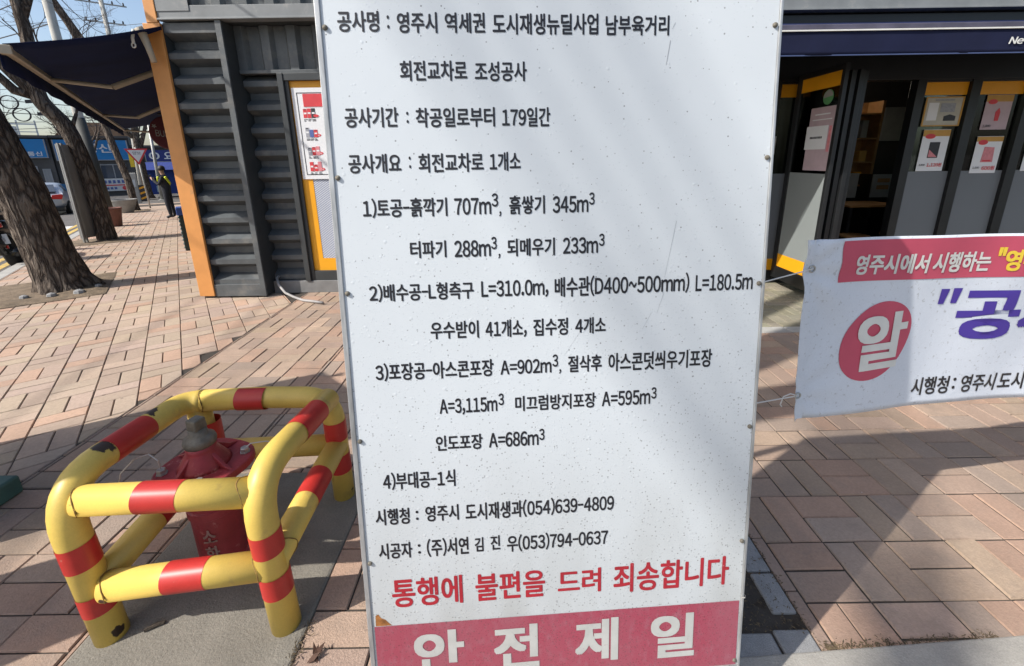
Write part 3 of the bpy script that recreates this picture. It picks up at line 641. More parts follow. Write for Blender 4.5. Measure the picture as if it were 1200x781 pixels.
# ================================================================== BANNER
ba = R(9.5); b0 = Vector((1.05, 1.45, 0)); br = Vector((math.cos(ba), math.sin(ba), 0)); bn = Vector((math.sin(ba), -math.cos(ba), 0))
def ban(s, z, off=0.0):
    """point of the sagging cloth: s along, z height"""
    w = 0.009*math.sin(s*5.1 + z*2.0) + 0.004*math.sin(s*13 - z*4) + 0.008*math.sin(z*4.2+0.6)
    e = math.exp(-max(0, s+0.03)*9)
    w += e * (0.010*math.sin((z-1.0)*30) * math.exp(-((z-1.16)/0.08)**2)) - 0.004*e
    for ts, tz, am in ((-0.03, 1.166, .0075), (-0.004, 0.675, .005)):
        dx, dz = s - ts, z - tz; d = math.hypot(dx, dz)
        w += am * math.sin(9*math.atan2(dz, dx + .02) + 1.0) * min(1, d*14) * math.exp(-d*4.5)
    w += 0.0035*math.sin(s*3.1 + z*9.0) * math.sin(s*7.3 - 1)
    return b0 + br*s + bn*(w + off) + Vector((0, 0, z))
def s_left(t): return 0.021 + (-0.053 - 0.021)*t - 0.0*t     # t 0 bottom..1 top
def z_top(s): return 1.270 - 0.0195*(s+0.053)
def z_bot(s): return 0.575 - 0.030*(s-0.021)
BL = 3.2
banner = root('banner', 'white cloth banner with red top strip, red circle and purple letters beside the board', 'banner', loc=tuple(b0))
mb = MB(); nS, nT = 110, 34; vs = []
for i in range(nS+1):
    for j in range(nT+1):
        t = j/nT; s = s_left(t) + (BL - s_left(t)) * (i/nS)**1.25
        z = z_bot(s) + (z_top(s) - z_bot(s))*t
        if i == 0: z += -0.012*(1-t)
        vs.append(ban(s, z))
mb.add(vs, [(i*(nT+1)+j, (i+1)*(nT+1)+j, (i+1)*(nT+1)+j+1, i*(nT+1)+j+1) for i in range(nS) for j in range(nT)])
o = mb.build('cloth', M['cloth'], banner, smooth=True); sm = o.modifiers.new('thick', 'SOLIDIFY'); sm.thickness = 0.0012; sm.offset = 1 if False else 0
# red strip
mb = MB(); vs = []; nS2, nT2 = 70, 10
for i in range(nS2+1):
    for j in range(nT2+1):
        t = j/nT2; s = (0.111 + (0.101-0.111)*t) + 2.9*(i/nS2)
        zb, zt = 1.106 - 0.030*(s-0.11), 1.2575 - 0.0195*(s-0.1)
        vs.append(ban(s, zb + (zt-zb)*t, 0.0022))
mb.add(vs, [(i*(nT2+1)+j, (i+1)*(nT2+1)+j, (i+1)*(nT2+1)+j+1, i*(nT2+1)+j+1) for i in range(nS2) for j in range(nT2)])
RST = mb.build('red_strip', M['bred'], banner, smooth=True)
def ban_text(name, segs, m, off, bold, sk=0.0):
    mb = MB()
    for body, s0, s1, zb0, zb1, h in segs:
        put_text(mb, body, lambda a, b: tuple(ban(s0 + (s1-s0)*a + sk*b, zb0 + (zb1-zb0)*a + h*b, off)), bold)
    return mb.build(name, m, banner)
ban_text('white_lettering', [('영주시에서', 0.173, 0.490, 1.129, 1.118, 0.075), ('시행하는', 0.510, 0.771, 1.117, 1.110, 0.078)], M['whiteink'], 0.0042, 0.032).parent = RST
ban_text('yellow_lettering', [('"', 0.793, 0.826, 1.168, 1.167, 0.034), ('영주시', 0.829, 1.06, 1.108, 1.10, 0.084)], M['yellowink'], 0.0042, 0.034).parent = RST
ban_text('purple_lettering', [('공사', 0.686, 1.28, 0.834, 0.812, 0.212)], M['purple'], 0.0025, 0.042)
for s0 in (0.583, 0.640):
    mb = MB(); mb.add([ban(s0 + .004, .988, .0028), ban(s0 + .030, .987, .0028), ban(s0 + .044, 1.047, .0028), ban(s0 + .004, 1.049, .0028)], [(0, 1, 2, 3)]); mb.build('quote_mark', M['purple'], banner)
mb = MB(); cx, cz = 0.3265, 0.862
ring = [ban(cx + 0.156*math.cos(a)*(1+0.02*math.sin(3*a)) + 0.012*math.sin(a), cz + 0.157*math.sin(a)*(1+0.02*math.cos(2*a+1)) + 0.018*math.cos(a), 0.0022) for a in [2*math.pi*k/48 for k in range(48)]]
rim2 = [(p + ban(cx, cz, 0.0022)) / 2 for p in ring]
mb.add([ban(cx, cz, 0.0022)] + rim2 + ring, [(0, 1+k, 1+(k+1) % 48) for k in range(48)] + [(1+k, 49+k, 49+(k+1) % 48, 1+(k+1) % 48) for k in range(48)])
RCI = mb.build('red_circle', M['bred'], banner, smooth=True)
ban_text('circle_lettering', [('알', 0.236, 0.462, 0.745, 0.752, 0.225)], M['whiteink'], 0.0045, 0.031).parent = RCI
ban_text('black_lettering', [('시행청', 0.553, 0.733, 0.603, 0.596, 0.078), (':', 0.750, 0.765, 0.614, 0.613, 0.05), ('영주시', 0.790, 0.962, 0.594, 0.588, 0.080), ('도시', 0.978, 1.10, 0.588, 0.584, 0.08)], M['ink'], 0.0025, 0.026)
mb = MB()
# strings to the board's frame
for (s, z, tl) in ((-0.03, 1.166, 0.955), (-0.004, 0.675, 0.49)):
    f = (BH - 0.15 - tl)/(BH + 0.045); p = ban(s+0.02, z, 0.004); q = BO + BR*(BW-0.05) - BN*(0.066 + 0.62*f) + BU*tl
    mb.tube([p, p + (q-p)*0.5 + Vector((0, 0, -0.006)), q], 0.0022, 6)
p = ban(0.012, 0.675, 0.004); mb.tube([p, p + Vector((-.03, -.005, .012)), p + Vector((-.055, -.005, 0.0)), p + Vector((-.06, -.002, -.035)), p + Vector((-.052, 0, -.045))], 0.0022, 6)
mb.build('tie_strings', M['string'], banner)
for s, z in ((-0.012, 1.166), (0.014, 0.675)):
    mb = MB(); c = ban(s, z, .004); mb.tube([c + br*.011*math.cos(t) + Vector((0, 0, .011*math.sin(t))) for t in [2*math.pi*k/16 for k in range(17)]], 0.003, 6); mb.build('eyelet', M['bolt'], banner)
mb = MB(); vs = []
for i in range(26):
    t = i/25; s_ = s_left(t) + .004; z = z_bot(s_) + (z_top(s_) - z_bot(s_))*t; vs += [ban(s_ - .006, z, .002), ban(s_ + .026, z, .0026)]
mb.add(vs, [(2*i, 2*i+1, 2*i+3, 2*i+2) for i in range(25)]); o = mb.build('side_hem', M['cloth'], banner, smooth=True)
mb = MB(); p = ban(BL+0.05, 0)
mb.tube([(p.x, p.y, 0), (p.x, p.y, 1.9)], 0.03, 12); o = mb.build('banner_post', M['galv'], None, smooth=True)
tag(o, 'galvanised steel post holding the far right end of the cloth banner', 'post')

# ================================================================== PIPE GUARD AND HYDRANT
GX, GY = -1.382, 1.112
guard = root('pipe_guard', 'yellow and red striped steel pipe guard around the fire hydrant', 'guard rail', loc=(GX, GY, 0.006))
r = 0.0470
def gt(name, pts, m='ypipe', rad=r, n=28): mb = MB(); mb.tube(pts, rad, n); return mb.build(name, M[m], guard, smooth=True)
ZT = 0.595
FL, FR_, BL_, BR_ = (GX, GY), (-0.800, 1.137), (-1.385, 1.725), (-0.820, 1.735)
FLT, FRT, BLT = (FL[0]-.034, FL[1]+.004), (FR_[0]-.020, FR_[1]+.004), (-1.458, 1.712)
ZB = ZT - .062
LB = gt('left_bow', [(FL[0], FL[1], 0)] + arc((FL[0], FL[1], 0), (FLT[0], FLT[1], ZT), (BLT[0], BLT[1], ZB), 0.17, 9) + arc((FLT[0], FLT[1], ZT), (BLT[0], BLT[1], ZB), (BR_[0], BR_[1], ZB), 0.085, 6))
RB = gt('right_bow', [(FR_[0], FR_[1], 0)] + arc((FR_[0], FR_[1], 0), (FRT[0], FRT[1], ZT), (BR_[0], BR_[1], ZB), 0.17, 9) + [(BR_[0]-0.003, BR_[1]-0.02, ZB)])
KB = gt('rear_bow', [(BLT[0]+0.083, BLT[1]+.003, ZB), (BR_[0]-0.3, BR_[1], ZB)] + arc((BLT[0], BLT[1], ZB), (BR_[0], BR_[1], ZB), (BR_[0], BR_[1], 0), 0.13, 9) + [(BR_[0], BR_[1], 0)])
KL = gt('rear_leg', [(BL_[0]-.02, BL_[1], 0), (BL_[0]-.03, BL_[1], ZB-.02)])
FT = gt('front_top_bar', [(FLT[0]+.040, FLT[1]+.026, ZT-0.070), (FRT[0]-.015, FRT[1]+.026, ZT-0.070)])
FW = gt('front_low_bar', [(FL[0]+.034, FL[1]+.003, 0.210), (FR_[0]-.012, FR_[1]+.003, 0.262)])
KW = gt('rear_low_bar', [(BL_[0], BL_[1], 0.27), (BR_[0], BR_[1], 0.285)])
SL = gt('side_low_bar', [(FL[0], FL[1], 0.218), (BL_[0], BL_[1], 0.27)])
SR = gt('side_low_bar', [(FR_[0], FR_[1], 0.285), (BR_[0], BR_[1], 0.285)])
def band(a, b, t0, t1, own):
    a, b = Vector(a), Vector(b); mb = MB(); mb.tube([a + (b-a)*t0, a + (b-a)*t1], r + 0.0014, 28, cap=False); o = mb.build('red_tape', M['rband'], guard, smooth=True); o.parent = own
V3 = lambda p, z: (p[0], p[1], z)
for P0, P1, t0, t1, own in (
    ((FLT[0], FLT[1]+.026, ZT-.070), (FRT[0], FRT[1]+.026, ZT-.070), 0.375, 0.60, FT), (V3((FL[0], FL[1]+.003), .208), V3((FR_[0], FR_[1]+.003), .262), 0.405, 0.637, FW),
    (V3(FL, 0), V3(FLT, ZT), .515, .665, LB), (V3(FL, 0), V3(FLT, ZT), .215, .338, LB), (V3(FR_, 0), V3(FRT, ZT), .545, .685, RB), (V3(FR_, 0), V3(FRT, ZT), .265, .405, RB),
    (V3(BR_, 0), V3(BR_, 1), .32, .415, KB), (V3(BR_, 0), V3(BR_, 1), .15, .245, KB),
    (V3(FLT, ZT), V3(BLT, ZB), .31, .62, LB), (V3(FRT, ZT), V3(BR_, ZB), .46, .77, RB), (V3(BLT, ZB), V3(BR_, ZB), .37, .56, KB), (V3(FL, .218), V3(BL_, .27), .40, .62, SL), (V3(FR_, .285), V3(BR_, .285), .42, .66, SR), (V3(BL_, 0), V3(BL_, 1), .31, .43, KL)):
    band(P0, P1, t0, t1, own)
def weld(c, axis, rr, own):
    c, ax = Vector(c), Vector(axis).normalized(); a = ax.cross(Vector((0, 0, 1))).normalized(); b = ax.cross(a); mb = MB()
    pts = [c + (a*math.cos(t) + b*math.sin(t))*rr + ax*(.016*math.cos(2*t)+rng.uniform(-.001, .001)) for t in [2*math.pi*k/36 for k in range(37)]]
    mb.tube(pts, [rng.uniform(.0008, .0024) for _ in pts], 6); mb.build('weld_seam', M['weld'], guard).parent = own
weld((FLT[0]+.050, FLT[1]+.026, ZT-.070), (1, 0, 0), r+.0005, FT); weld((FRT[0]-.048, FRT[1]+.026, ZT-.070), (1, 0, 0), r+.0005, FT)
weld((FL[0]+.048, FL[1]+.003, .212), (1, 0, 0), r+.0005, FW); weld((FR_[0]-.048, FR_[1]+.003, .258), (1, 0, 0), r+.0005, FW)
weld((BLT[0]+.09, BLT[1]+.003, ZB), (1, 0, 0), r+.0005, KB); weld((FR_[0], FR_[1]+.05, .285), (0, 1, 0), r+.0005, SR)

HX, HY = -1.180, 1.41
hyd = root('fire_hydrant', 'dark red cast iron fire hydrant standing inside the striped pipe guard', 'fire hydrant', loc=(HX, HY, 0.006))
mb = MB(); mb.lathe((HX, HY, 0), [(0.095, 0), (0.095, 0.03), (0.084, 0.04), (0.084, 0.25), (0.090, 0.255), (0.090, 0.285), (0.084, 0.29), (0.084, 0.40), (0.098, 0.42)], 32)
BRL = mb.build('barrel', M['hred'], hyd, smooth=True); BRL.modifiers.new('es', 'EDGE_SPLIT').split_angle = R(45)
mb = MB(); fl = []
for k in range(48):
    a = 2*math.pi*k/48; fl.append((HX + (0.156 + 0.008*math.cos(4*(a-0.5)))*math.cos(a), HY + (0.156 + 0.008*math.cos(4*(a-0.5)))*math.sin(a)))
mb.prism(fl, lambda x, y: (x, y, 0.418), lambda x, y: (x, y, 0.450)); FLG = mb.build('flange', M['hred'], hyd, bevel=0.006)
mb = MB(); mb.lathe((HX, HY, 0), [(0.090, 0.449), (0.082, 0.460), (0.062, 0.492), (0.052, 0.508), (0.050, 0.516), (0.050, 0.535)], 28); mb.build('bonnet', M['hred'], hyd, smooth=True)
mb = MB()
for k in range(4):
    a = k*math.pi/2 + 1.25; d = Vector((math.cos(a), math.sin(a), 0)); w = Vector((-d.y, d.x, 0))*0.007; c = Vector((HX, HY, 0.450))
    mb.prism([(0.045, 0.0), (0.140, 0.0), (0.105, 0.014), (0.054, 0.054)], lambda t, z: tuple(c + d*t + w + Vector((0, 0, z))), lambda t, z: tuple(c + d*t - w + Vector((0, 0, z))))
mb.build('ribs', M['hred'], hyd, bevel=0.003)
mb = MB(); mb.lathe((HX, HY, 0), [(0.050, 0.533), (0.053, 0.538), (0.055, 0.550), (0.051, 0.562), (0.038, 0.572), (0.032, 0.577), (0.029, 0.60)], 28); CAP = mb.build('packing_cap', M['iron'], hyd, smooth=True)
mb = MB()
for k0, zz0, zz1, rr in ((4, 0.597, 0.640, 0.034),):
    mb.prism([(HX + rr*math.cos(2*math.pi*k/4+0.5), HY + rr*math.sin(2*math.pi*k/4+0.5)) for k in range(4)], lambda x, y: (x, y, zz0), lambda x, y: (HX+(x-HX)*.92, HY+(y-HY)*.92, zz1))
mb.build('operating_nut', M['iron'], hyd, bevel=0.005).parent = CAP
bp_ = []
for k in range(4):
    a = k*math.pi/2 + 0.47; x, y = HX + 0.132*math.cos(a), HY + 0.132*math.sin(a); bp_.append((x, y))
    mb = MB(); mb.lathe((x, y, 0.450), [(0.019, 0), (0.019, 0.004), (0.0155, 0.0045), (0.0155, 0.018), (0.013, 0.021)], 6); mb.build('bolt', M['bolt'], hyd).parent = FLG
mb = MB()
x, y = bp_[2]; mb.tube([(x, y, 0.464), (x-.002, y, 0.507), (x-.03, y+.0, 0.535), (x-.08, y-.005, 0.52), (x-.13, y-.02, 0.47), (x-.15, y-.02, 0.42)], 0.0022, 6)
x, y = bp_[0]; mb.tube([(x, y, 0.464), (x+.02, y+.01, 0.48), (x+.07, y+.03, 0.475), (x+.12, y+.04, 0.45)], 0.0022, 6)
mb.build('seal_wire', M['wire'], hyd)
mb = MB()
def wrap(a0, z, ah, h): 
    def f(a, b):
        th = -math.pi/2 - 0.15 + a0 + ah*a; return (HX + 0.0865*math.cos(th), HY + 0.0865*math.sin(th), z + h*b)
    return f
put_text(mb, '소', wrap(0.10, 0.155, 0.55, 0.06), 0.03); put_text(mb, '화', wrap(0.10, 0.075, 0.55, 0.065), 0.03); put_text(mb, '(S)', wrap(0.0, 0.335, 0.8, 0.03), 0.03)
mb.build('cast_lettering', M['hletter'], hyd).parent = BRL

# ================================================================== CONTAINER SHOP
shop = root('container_shop', 'dark grey shipping container shop with orange corner post and louvred steel walls', 'building', loc=(-3.6, 4.9, 0))
def part(name, m, *boxes, bevel=0.0, **kw):
    for b in boxes: mb = MB(); mb.box(*b); o = mb.build(name, M[m], shop, bevel=bevel)
    return o
part('corner_post', 'orange_post', (-3.692, -3.517, 4.890, 4.922, 0.03, 2.925), (-3.642, -3.532, 4.886, 4.922, 2.925, 3.6), bevel=0.004)
part('post_foot', 'steel_dark', (-3.66, -3.545, 4.93, 5.02, 0.0, 0.03), (-3.68, -3.517, 4.924, 5.05, 0.03, 2.92))
# corrugated sheets
def corr_h(name, x0, x1, z0, z1, Y, depth, per, m):
    prof = []; z = z0
    while z < z1 - 1e-4:
        for dz, d in ((0, 0), (0.055, 0), (0.115, depth), (0.185, depth)):
            zz = z + dz*per/0.243
            if zz < z1: prof.append((zz, Y + d))
        z += per
    prof.append((z1, prof[-1][1]))
    mb = MB(); vs = []
    for z, y in prof: vs += [(x0, y, z), (x1, y, z)]
    mb.add(vs, [(2*i, 2*i+1, 2*i+3, 2*i+2) for i in range(len(prof)-1)]); mb.box(x0, x1, Y+depth+0.01, Y+depth+0.03, z0, z1)
    return mb.build(name, M[m], shop)
def corr_v(name, x0, x1, z0, z1, Y, depth, per, m, ph=0.0):
    prof = []; x = x0 - ph
    while x < x1:
        for dx, d in ((0, 0), (0.30, 0), (0.42, depth), (0.86, depth), (0.98, 0)):
            xx = x + dx*per
            if x0 <= xx <= x1: prof.append((xx, Y + d))
        x += per
    mb = MB(); vs = []
    for x, y in prof: vs += [(x, y, z0), (x, y, z1)]
    mb.add(vs, [(2*i, 2*i+2, 2*i+3, 2*i+1) for i in range(len(prof)-1)]); mb.box(x0, x1, Y+depth+0.01, Y+depth+0.03, z0, z1)
    return mb.build(name, M[m], shop)
corr_h('louvred_panel', -3.515, -2.972, 0.165, 2.93, 4.927, 0.12, 0.243, 'steel')
part('sill_rail', 'steel', (-3.515, -2.925, 4.905, 5.05, 0.02, 0.165), bevel=0.004)
part('flange', 'steel', (-2.971, -2.91, 4.90, 4.925, 0.02, 2.946), bevel=0.003)
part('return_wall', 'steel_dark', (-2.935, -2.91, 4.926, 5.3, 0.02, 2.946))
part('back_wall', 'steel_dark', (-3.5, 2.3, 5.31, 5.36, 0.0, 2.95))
corr_h('louvred_panel', -2.905, -2.50, 0.165, 2.47, 5.125, 0.10, 0.243, 'steel')
corr_v('header_panel', -2.905, 2.3, 2.51, 2.945, 5.10, 0.05, 0.28, 'steel')
part('header_rail', 'steel', (-2.905, 2.3, 5.085, 5.2, 2.475, 2.51), bevel=0.003)
part('plinth', 'plinth', (-2.905, -0.9, 5.075, 5.25, 0.0, 0.15), bevel=0.004)
part('bottom_rail', 'steel_light', (-3.53, 7.4, 4.90, 5.0, 2.965, 3.08), (-3.53, 7.4, 4.88, 5.0, 2.948, 2.965), bevel=0.003)
part('top_rail_bracket', 'steel_light', (-3.53, -3.2, 4.893, 4.9, 3.03, 3.2))
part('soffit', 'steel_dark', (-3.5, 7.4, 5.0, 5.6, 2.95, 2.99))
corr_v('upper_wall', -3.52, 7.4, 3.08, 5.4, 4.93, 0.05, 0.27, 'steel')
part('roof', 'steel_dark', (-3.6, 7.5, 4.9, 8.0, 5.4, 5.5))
part('front_wall', 'steel', (-0.9, 2.3, 5.14, 5.2, 0.0, 2.475))
# left window: dark frame, orange border, striped film
part('window_frame', 'steel_dark', (-2.50, -2.44, 5.06, 5.2, 0.15, 2.475), (-2.44, -2.40, 5.09, 5.2, 0.15, 2.42), (-2.44, -0.9, 5.07, 5.2, 2.40, 2.475), (-1.0, -0.9, 5.07, 5.2, 0.15, 2.40), (-2.40, -1.0, 5.09, 5.2, 0.15, 0.27), bevel=0.004)
part('orange_border', 'orange', (-2.40, -1.0, 5.118, 5.13, 2.33, 2.40), (-2.40, -2.28, 5.118, 5.13, 0.42, 2.33), (-2.40, -1.0, 5.118, 5.13, 0.27, 0.42), (-1.12, -1.0, 5.118, 5.13, 0.42, 2.33))
part('striped_film', 'stripes', (-2.28, -1.12, 5.121, 5.13, 0.42, 2.33))
# right-hand shop front
part('header_beam', 'black', (2.3, 7.4, 5.18, 5.32, 2.33, 2.945), bevel=0.004)
part('pilaster', 'black', (2.3, 2.42, 5.15, 5.3, 0, 2.33), (2.95, 3.02, 5.15, 5.3, 0, 2.33))
part('threshold', 'black', (2.3, 7.4, 5.19, 5.36, 0.0, 0.06))
part('door_post', 'black', (3.24, 3.30, 5.19, 5.29, 0.06, 2.33), (4.56, 4.66, 5.19, 5.29, 0.06, 2.33), (5.17, 5.28, 5.19, 5.29, 0.06, 2.33), (5.81, 5.92, 5.19, 5.29, 0.06, 2.33), (6.45, 6.56, 5.19, 5.29, 0.06, 2.33), (7.1, 7.4, 5.19, 5.29, 0.06, 2.33), bevel=0.004)
part('stacked_leaf', 'black', (3.31, 3.36, 4.52, 5.18, 0.06, 2.33), (3.375, 3.42, 4.50, 5.18, 0.06, 2.33), (3.435, 3.48, 4.53, 5.18, 0.06, 2.33), bevel=0.004)
part('door_lock', 'bolt', (3.478, 3.49, 4.56, 4.64, 1.30, 1.46), bevel=0.003)
for x0, x1 in ((3.02, 3.24), (4.66, 5.17), (5.28, 5.81), (5.92, 6.45), (6.56, 7.1), (2.42, 2.95)):
    leaf = part('folding_leaf', 'black', (x0, x1, 5.20, 5.28, 0.06, 0.16))
    for q in (part('top_rail', 'black', (x0, x1, 5.20, 5.28, 2.305, 2.33)), part('window_pane', 'glass', (x0, x1, 5.238, 5.243, 1.33, 2.17)), part('frosted_film', 'frost_dots_x', (x0, x1, 5.234, 5.243, 0.30, 1.33)),
              part('orange_strip', 'orange', (x0, x1, 5.232, 5.243, 2.17, 2.305)), part('orange_strip', 'orange', (x0, x1, 5.232, 5.243, 0.16, 0.30))): q.parent = leaf
# open folding leaf, swung towards the street
leafp = part('open_leaf_frame', 'black', (3.195, 3.235, 4.455, 4.50, 0.10, 2.38), (3.195, 3.235, 5.09, 5.16, 0.10, 2.38), (3.195, 3.235, 4.50, 5.09, 2.325, 2.38), (3.195, 3.235, 4.50, 5.09, 0.10, 0.25), bevel=0.004)
part('open_leaf_glass', 'glass', (3.212, 3.217, 4.50, 5.09, 1.35, 2.19))
part('open_leaf_film', 'frost_dots', (3.208, 3.22, 4.50, 5.09, 0.40, 1.35))
part('open_leaf_orange', 'orange', (3.206, 3.22, 4.50, 5.09, 2.19, 2.325), (3.206, 3.22, 4.50, 5.09, 0.25, 0.40))
part('door_handle', 'bolt', (3.02, 3.035, 5.15, 5.18, 1.55, 1.75), bevel=0.003)
for q in [c for c in shop.children if c.name.split('.')[0] in ('open_leaf_glass', 'open_leaf_film', 'open_leaf_orange')]: q.parent = leafp
# interior room
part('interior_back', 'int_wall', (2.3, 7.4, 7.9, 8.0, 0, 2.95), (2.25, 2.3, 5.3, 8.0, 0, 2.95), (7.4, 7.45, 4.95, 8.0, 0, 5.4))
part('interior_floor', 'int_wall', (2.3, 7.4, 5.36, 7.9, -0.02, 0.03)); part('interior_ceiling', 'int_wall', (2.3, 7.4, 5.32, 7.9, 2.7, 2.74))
part('side_wall', 'steel', (-3.5, -3.45, 5.05, 5.4, 0, 2.95))
mb = MB(); mb.box(4.45, 5.25, 6.98, 7.01, 2.47, 2.495); o = mb.build('ceiling_lamp', M['lamp'], None); tag(o, 'lit fluorescent tube under the dark shop ceiling', 'ceiling light')
# street-side wall of the container row
mb = MB(xf=lambda u, n, z: UN(u, n, z))
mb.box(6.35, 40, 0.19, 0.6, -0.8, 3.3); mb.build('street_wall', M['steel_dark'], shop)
# shop furniture
def simple_table(x, y, w, d, h, label):
    t = root('table', label, 'table', loc=(x, y, 0.03))
    mb = MB(); mb.box(x-w/2, x+w/2, y-d/2, y+d/2, h-0.03, h); mb.build('table_top', M['wood'], t, bevel=0.004)
    for sx in (-1, 1):
        for sy in (-1, 1):
            mb = MB(); mb.box(x+sx*(w/2-.05)-.018, x+sx*(w/2-.05)+.018, y+sy*(d/2-.05)-.018, y+sy*(d/2-.05)+.018, 0.03, h-0.03); mb.build('leg', M['black'], t)
simple_table(5.02, 6.25, 0.75, 0.6, 0.86, 'small wooden table inside the open shop doorway')
def stool(x, y, label):
    t = root('stool', label, 'stool', loc=(x, y, 0.03))
    mb = MB(); mb.lathe((x, y, 0.44), [(0.17, 0), (0.18, 0.01), (0.18, 0.025), (0.165, 0.035)], 20); mb.build('seat', M['wood'], t, smooth=True)
    for k in range(4):
        a = math.pi/4 + k*math.pi/2; mb = MB(); mb.tube([(x+.12*math.cos(a), y+.12*math.sin(a), 0.44), (x+.17*math.cos(a), y+.17*math.sin(a), 0.03)], 0.011, 8); mb.build('leg', M['black'], t)
stool(4.70, 5.85, 'wooden topped stool just inside the doorway in front of the table'); stool(5.35, 5.95, 'wooden topped stool at the right end of the table inside the shop')
sh = root('display_shelf', 'wooden display shelf with orange lit goods inside the shop', 'shelf', loc=(5.2, 6.95, 0.03))
mb = MB(); mb.box(4.86, 4.90, 6.85, 7.15, 0.03, 2.3); mb.build('side_panel', M['wood'], sh)
mb = MB(); mb.box(5.56, 5.60, 6.85, 7.15, 0.03, 2.3); mb.build('side_panel', M['wood'], sh)
mb = MB(); mb.box(4.90, 5.56, 7.13, 7.15, 0.03, 2.3); mb.build('back_panel', M['wood'], sh)
for z in (1.05, 1.40, 1.75, 2.10): mb = MB(); mb.box(4.90, 5.56, 6.85, 7.13, z, z+0.025); mb.build('shelf_board', M['wood'], sh)
for k in range(9):
    z = (1.075, 1.425, 1.775)[k % 3]; x = 4.92 + 0.21*(k//3) + rng.uniform(0, .05); h = rng.uniform(.16, .26)
    mb = MB(); mb.box(x, x+rng.uniform(.08, .14), 6.90, 7.05, z, z+h); o = mb.build('goods_box', M[('orange', 'goldprint', 'int_panel')[k % 3]], None, bevel=0.004)
    tag(o, 'goods carton on the wooden display shelf inside the shop', 'carton', 'cartons on the display shelf')
for x, y, z0, z1, w, lb in ((5.03, 6.62, 0.90, 1.26, 0.38, 'pale grey counter panel standing on the left behind the shop table'), (5.60, 6.62, 0.90, 1.24, 0.32, 'pale grey menu board right of the shop table with brown marks')):
    t = root('menu_board', lb, 'board', loc=(x, y, z0))
    mb = MB(); mb.box(x-w/2, x+w/2, y, y+.02, z0, z1); mb.build('panel', M['int_panel'], t)
    for a in (x-w/2, x+w/2-.02): mb = MB(); mb.box(a, a+.02, y+.021, y+.3, 0.03, z1); mb.build('stand', M['black'], t)
    if x > 5.5:
        for k in (0, 1): mb = MB(); mb.box(x-.09, x+.09, y-.004, y, z0+.12+.1*k, z0+.18+.1*k); mb.build('brown_mark', M['wood'], t)
t = root('wall_panel', 'pale grey panel hung on the dark back wall inside the shop', 'panel', loc=(6.15, 7.88, 2.0))
mb = MB(); mb.box(6.45, 6.95, 7.86, 7.9, 1.75, 2.3); mb.build('face', M['int_panel'], t)

# posters -----------------------------------------------------------
def poster(name, label, x0, x1, z0, z1, Y, base='white', shapes=(), texts=(), group=None):
    p = root(name, label, 'poster' if 'poster' in name else 'notice', loc=(x0, Y, z0))
    mb = MB(); mb.box(x0, x1, Y, Y+0.003, z0, z1); mb.build('sheet', M[base], p)
    for nm, m, poly in shapes:
        mb = MB(); mb.prism([(x0 + a*(x1-x0), z0 + b*(z1-z0)) for a, b in poly], lambda x, z: (x, Y+0.0005, z), lambda x, z: (x, Y-0.002 - 0.0006*(len(p.children) % 5), z)); mb.build(nm, M[m], p)
    for nm, m, body, a0, a1, b0_, b1 in texts:
        mb = MB(); put_text(mb, body, lambda a, b: (x0 + (a0+(a1-a0)*a)*(x1-x0), Y-0.007, z0 + (b0_+(b1-b0_)*b)*(z1-z0)), 0.03); mb.build(nm, M[m], p)
    return p
def rc(a0, a1, b0_, b1): return [(a0, b0_), (a1, b0_), (a1, b1), (a0, b1)]
def circ(a, b, ra, rb, n=20): return [(a + ra*math.cos(2*math.pi*k/n), b + rb*math.sin(2*math.pi*k/n)) for k in range(n)]
sp_ = [('border_line', 'darkprint', rc(.06, .068, .05, .95)), ('border_line', 'darkprint', rc(.06, .94, .05, .056)), ('border_line', 'darkprint', rc(.06, .94, .944, .95)), ('red_header', 'redprint', rc(.14, .60, .80, .935))]
pr = random.Random(5)
for k, b in enumerate((.68, .47, .27, .09)):
    for c_, a in enumerate((.12, .40, .66)):
        sets = (('redprint', 'redprint', 'darkprint'), ('greyprint', 'blueprint', 'redprint'), ('greyprint', 'redprint', 'pinkprint'), ('redprint', 'redprint', 'pinkprint'))[k] if c_ == 0 else (('yellowprint', 'redprint', 'greenprint'), ('yellowprint', 'goldprint', 'redprint'), ('blueprint', 'greyprint', 'redprint'), ('pinkprint', 'yellowprint', 'redprint'))[(k+c_) % 4]
        for q in range(3):
            h = pr.uniform(.075, .11); x = a + .055*q
            sp_.append(('product_print', sets[q], rc(x, x+.048, b, b+h))); sp_.append(('product_label', 'white', rc(x+.006, x+.042, b+h*.42, b+h*.60))); sp_.append(('product_label', 'darkprint', rc(x+.012, x+.036, b+h*.88, b+h*.97)))
        sp_.append(('price_dot', 'redprint', circ(a+.165, b+.022, .036, .0155))); sp_.append(('price_mark', 'white', rc(a+.145, a+.185, b+.019, b+.025)))
        for q in range(2):
            for w in range(3): sp_.append(('caption_print', 'darkprint', rc(a+.055*w, a+.055*w+pr.uniform(.02, .048), b-.020-.014*q, b-.014-.014*q)))
poster('sale_poster', 'white poster with red header and rows of product pictures in the left window', -2.385, -1.55, 1.355, 2.33, 5.106, 'white', sp_)
tum = [('orange_header', 'goldprint', rc(.0, 1, .84, .99)), ('red_badge', 'redprint', circ(.28, .84, .19, .06)), ('product_print', 'darkprint', rc(.32, .70, .32, .70)), ('product_print', 'pinkprint', [(.34, .34), (.68, .34), (.34, .52)]), ('product_print', 'greyprint', [(.68, .34), (.68, .55), (.45, .42)])]
poster('price_poster', 'white price poster with dark tumbler picture and 1,120 won in red', 4.773, 5.082, 1.335, 1.80, 5.226, 'white', tum, [('price_text', 'redprint', '1,120원', .36, .92, .10, .20), ('old_price_text', 'darkprint', '2,800', .06, .28, .125, .175)])
